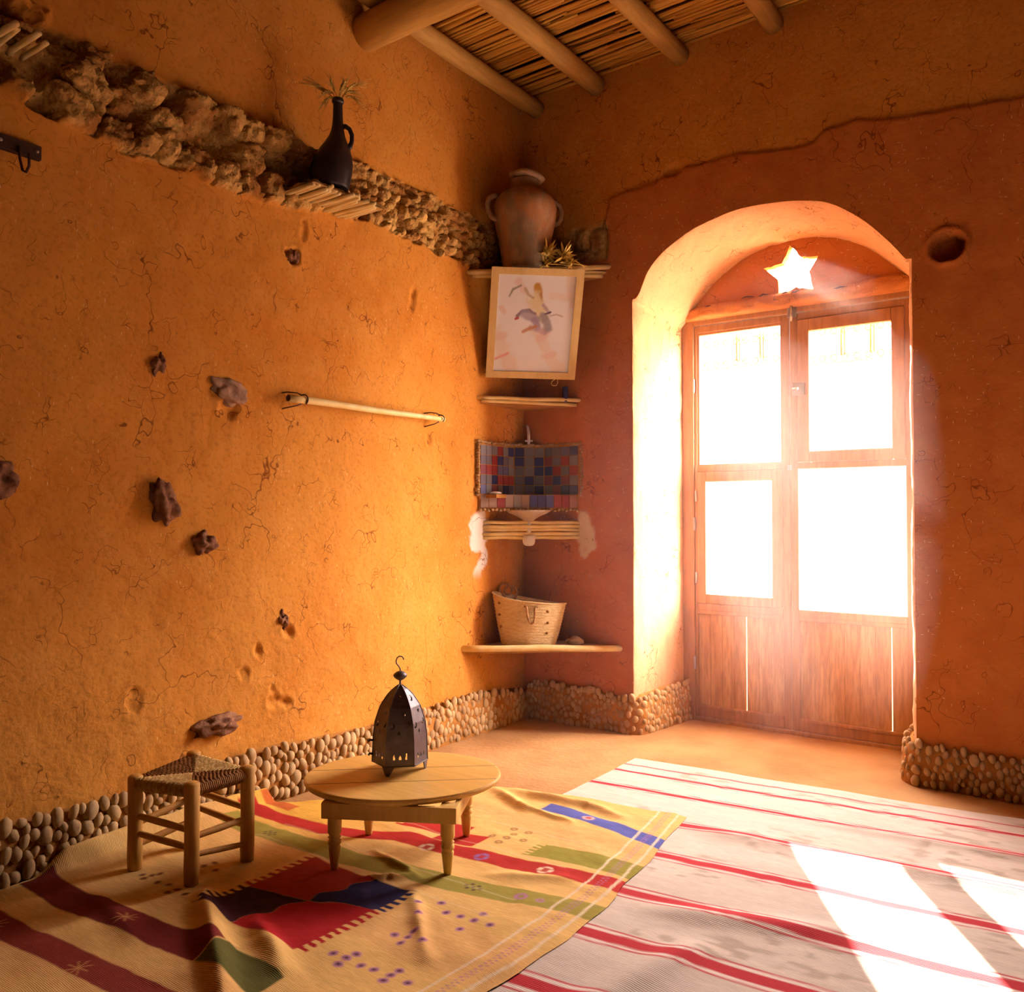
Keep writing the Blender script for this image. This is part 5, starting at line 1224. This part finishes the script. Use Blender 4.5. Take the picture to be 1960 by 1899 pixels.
# ------------------------------------------------------------------ field stones showing through the mud of the left wall
def wstone(y, z, ry, rz, out, tilt, seed, mat, label):
    o = MB().blob((-0.006, y, z), (out, ry, rz), 4, 0.5, seed, Matrix.Rotation(tilt, 3, 'X'), 1.9).obj('wall_stone', mat, None, (0.0, y, z)); o['label'] = label; o['category'] = 'stone'; o['group'] = 'field stones showing in the mud wall'; o['kind'] = 'thing'
    md = o.modifiers.new('chips', 'DISPLACE'); tx = bpy.data.textures.new('chips', 'CLOUDS'); tx.noise_scale = 0.022; md.texture = tx; md.strength = 0.016; md.texture_coords = 'LOCAL'
wstone(-2.168, 1.145, 0.045, 0.078, 0.050, 0.25, 1, M_STONE, 'tall jagged dark stone in the wall, with a pointed top')
wstone(-2.012, 0.998, 0.042, 0.038, 0.042, 0.0, 2, M_STONE, 'small dark stone below and right of the tall jagged one')
wstone(-1.906, 1.560, 0.082, 0.045, 0.026, -0.30, 3, M_STONEM, 'wide flat brownish stone in the wall just left of the rod')
wstone(-2.190, 1.618, 0.026, 0.040, 0.022, -0.4, 4, M_STONE, 'slim grey-brown stone in the wall left of the wide flat one')
wstone(-2.700, 1.203, 0.055, 0.055, 0.050, 0.2, 5, M_STONE, 'round dark stone cut by the left edge of the photo')
wstone(-1.652, 0.684, 0.020, 0.036, 0.020, 0.1, 6, M_STONE, 'small upright bluish stone low on the wall above the table side')
wstone(-1.945, 0.330, 0.085, 0.036, 0.045, 0.08, 7, M_STONE, 'long dark stone jutting out low on the wall above the stool')
wstone(-1.612, 2.140, 0.026, 0.026, 0.020, 0.0, 8, M_STONE, 'small reddish dark stone in the wall below the reed ledge')

# ------------------------------------------------------------------ thin scattering volume added to imitate lens glow around the door
HAZE = 0.021
HZ = root('lens_glow_haze', (1.40, -0.2, 1.10), 'thin haze added in front of the arched door to imitate lens glow', 'haze', kind='stuff')
mh = bpy.data.materials.new('lens_glow_scatter'); mh.use_nodes = True; nt = mh.node_tree; nt.nodes.clear()
out = nt.nodes.new('ShaderNodeOutputMaterial'); vsn = nt.nodes.new('ShaderNodeVolumeScatter')
vsn.inputs['Color'].default_value = (1.0, 0.76, 0.70, 1); vsn.inputs['Density'].default_value = HAZE; vsn.inputs['Anisotropy'].default_value = 0.35
nt.links.new(vsn.outputs[0], out.inputs['Volume']); mh.cycles.homogeneous_volume = True
for k_, (c_, r_) in enumerate((((1.25, 0.15, 1.20), (0.95, 0.75, 1.25)), ((0.95, 0.0, 1.15), (1.25, 1.05, 1.50)))):
    mb = MB().blob(c_, r_, 4)
    mb.v = [(max(p[0], 0.03 + 0.004 * k_), min(p[1], 0.44 - 0.004 * k_), max(p[2], 0.02 - 0.004 * k_)) for p in mb.v]
    part(mb, 'haze_layer', mh, HZ)
STRUCT = {'wall_left': ('long left mud wall with a bare masonry course near its top', 'wall'), 'wall_back': ('rear mud wall around the arched doorway', 'wall'), 'wall_doorway': ('pale splayed jambs and vault of the arched doorway', 'wall'),
          'wall_tympanum': ('reddish mud panel above the door, pierced by a star', 'wall'), 'trim_lintel': ('lumpy mud ledge smeared along the door lintel', 'ledge'), 'floor': ('beaten earth floor in front of the door and corner', 'floor'),
          'wall_right': ('unseen mud wall at the right, darkened to soak up bounce light', 'wall'), 'wall_front': ('unseen mud wall behind the viewer, darkened to soak up bounce light', 'wall'), 'ceiling': ('mud roof above the reeds', 'ceiling'), 'ceiling_reeds': ('ceiling of split dry reeds laid across the log beams', 'ceiling'),
          'wall_core': ('inner core of the thick mud walls', 'wall'), 'baseboard_left': ('band of round pebbles set along the foot of the left wall', 'pebble skirting'), 'baseboard_back': ('pebble band at the foot of the corner and left door jamb', 'pebble skirting'),
          'baseboard_right': ('pebble band at the foot of the wall right of the door', 'pebble skirting'), 'trim_crack': ('dark broken crack line along the door lintel', 'crack')}
for n_, (l_, c_) in STRUCT.items():
    if n_ in bpy.data.objects: bpy.data.objects[n_]['label'] = l_; bpy.data.objects[n_]['category'] = c_
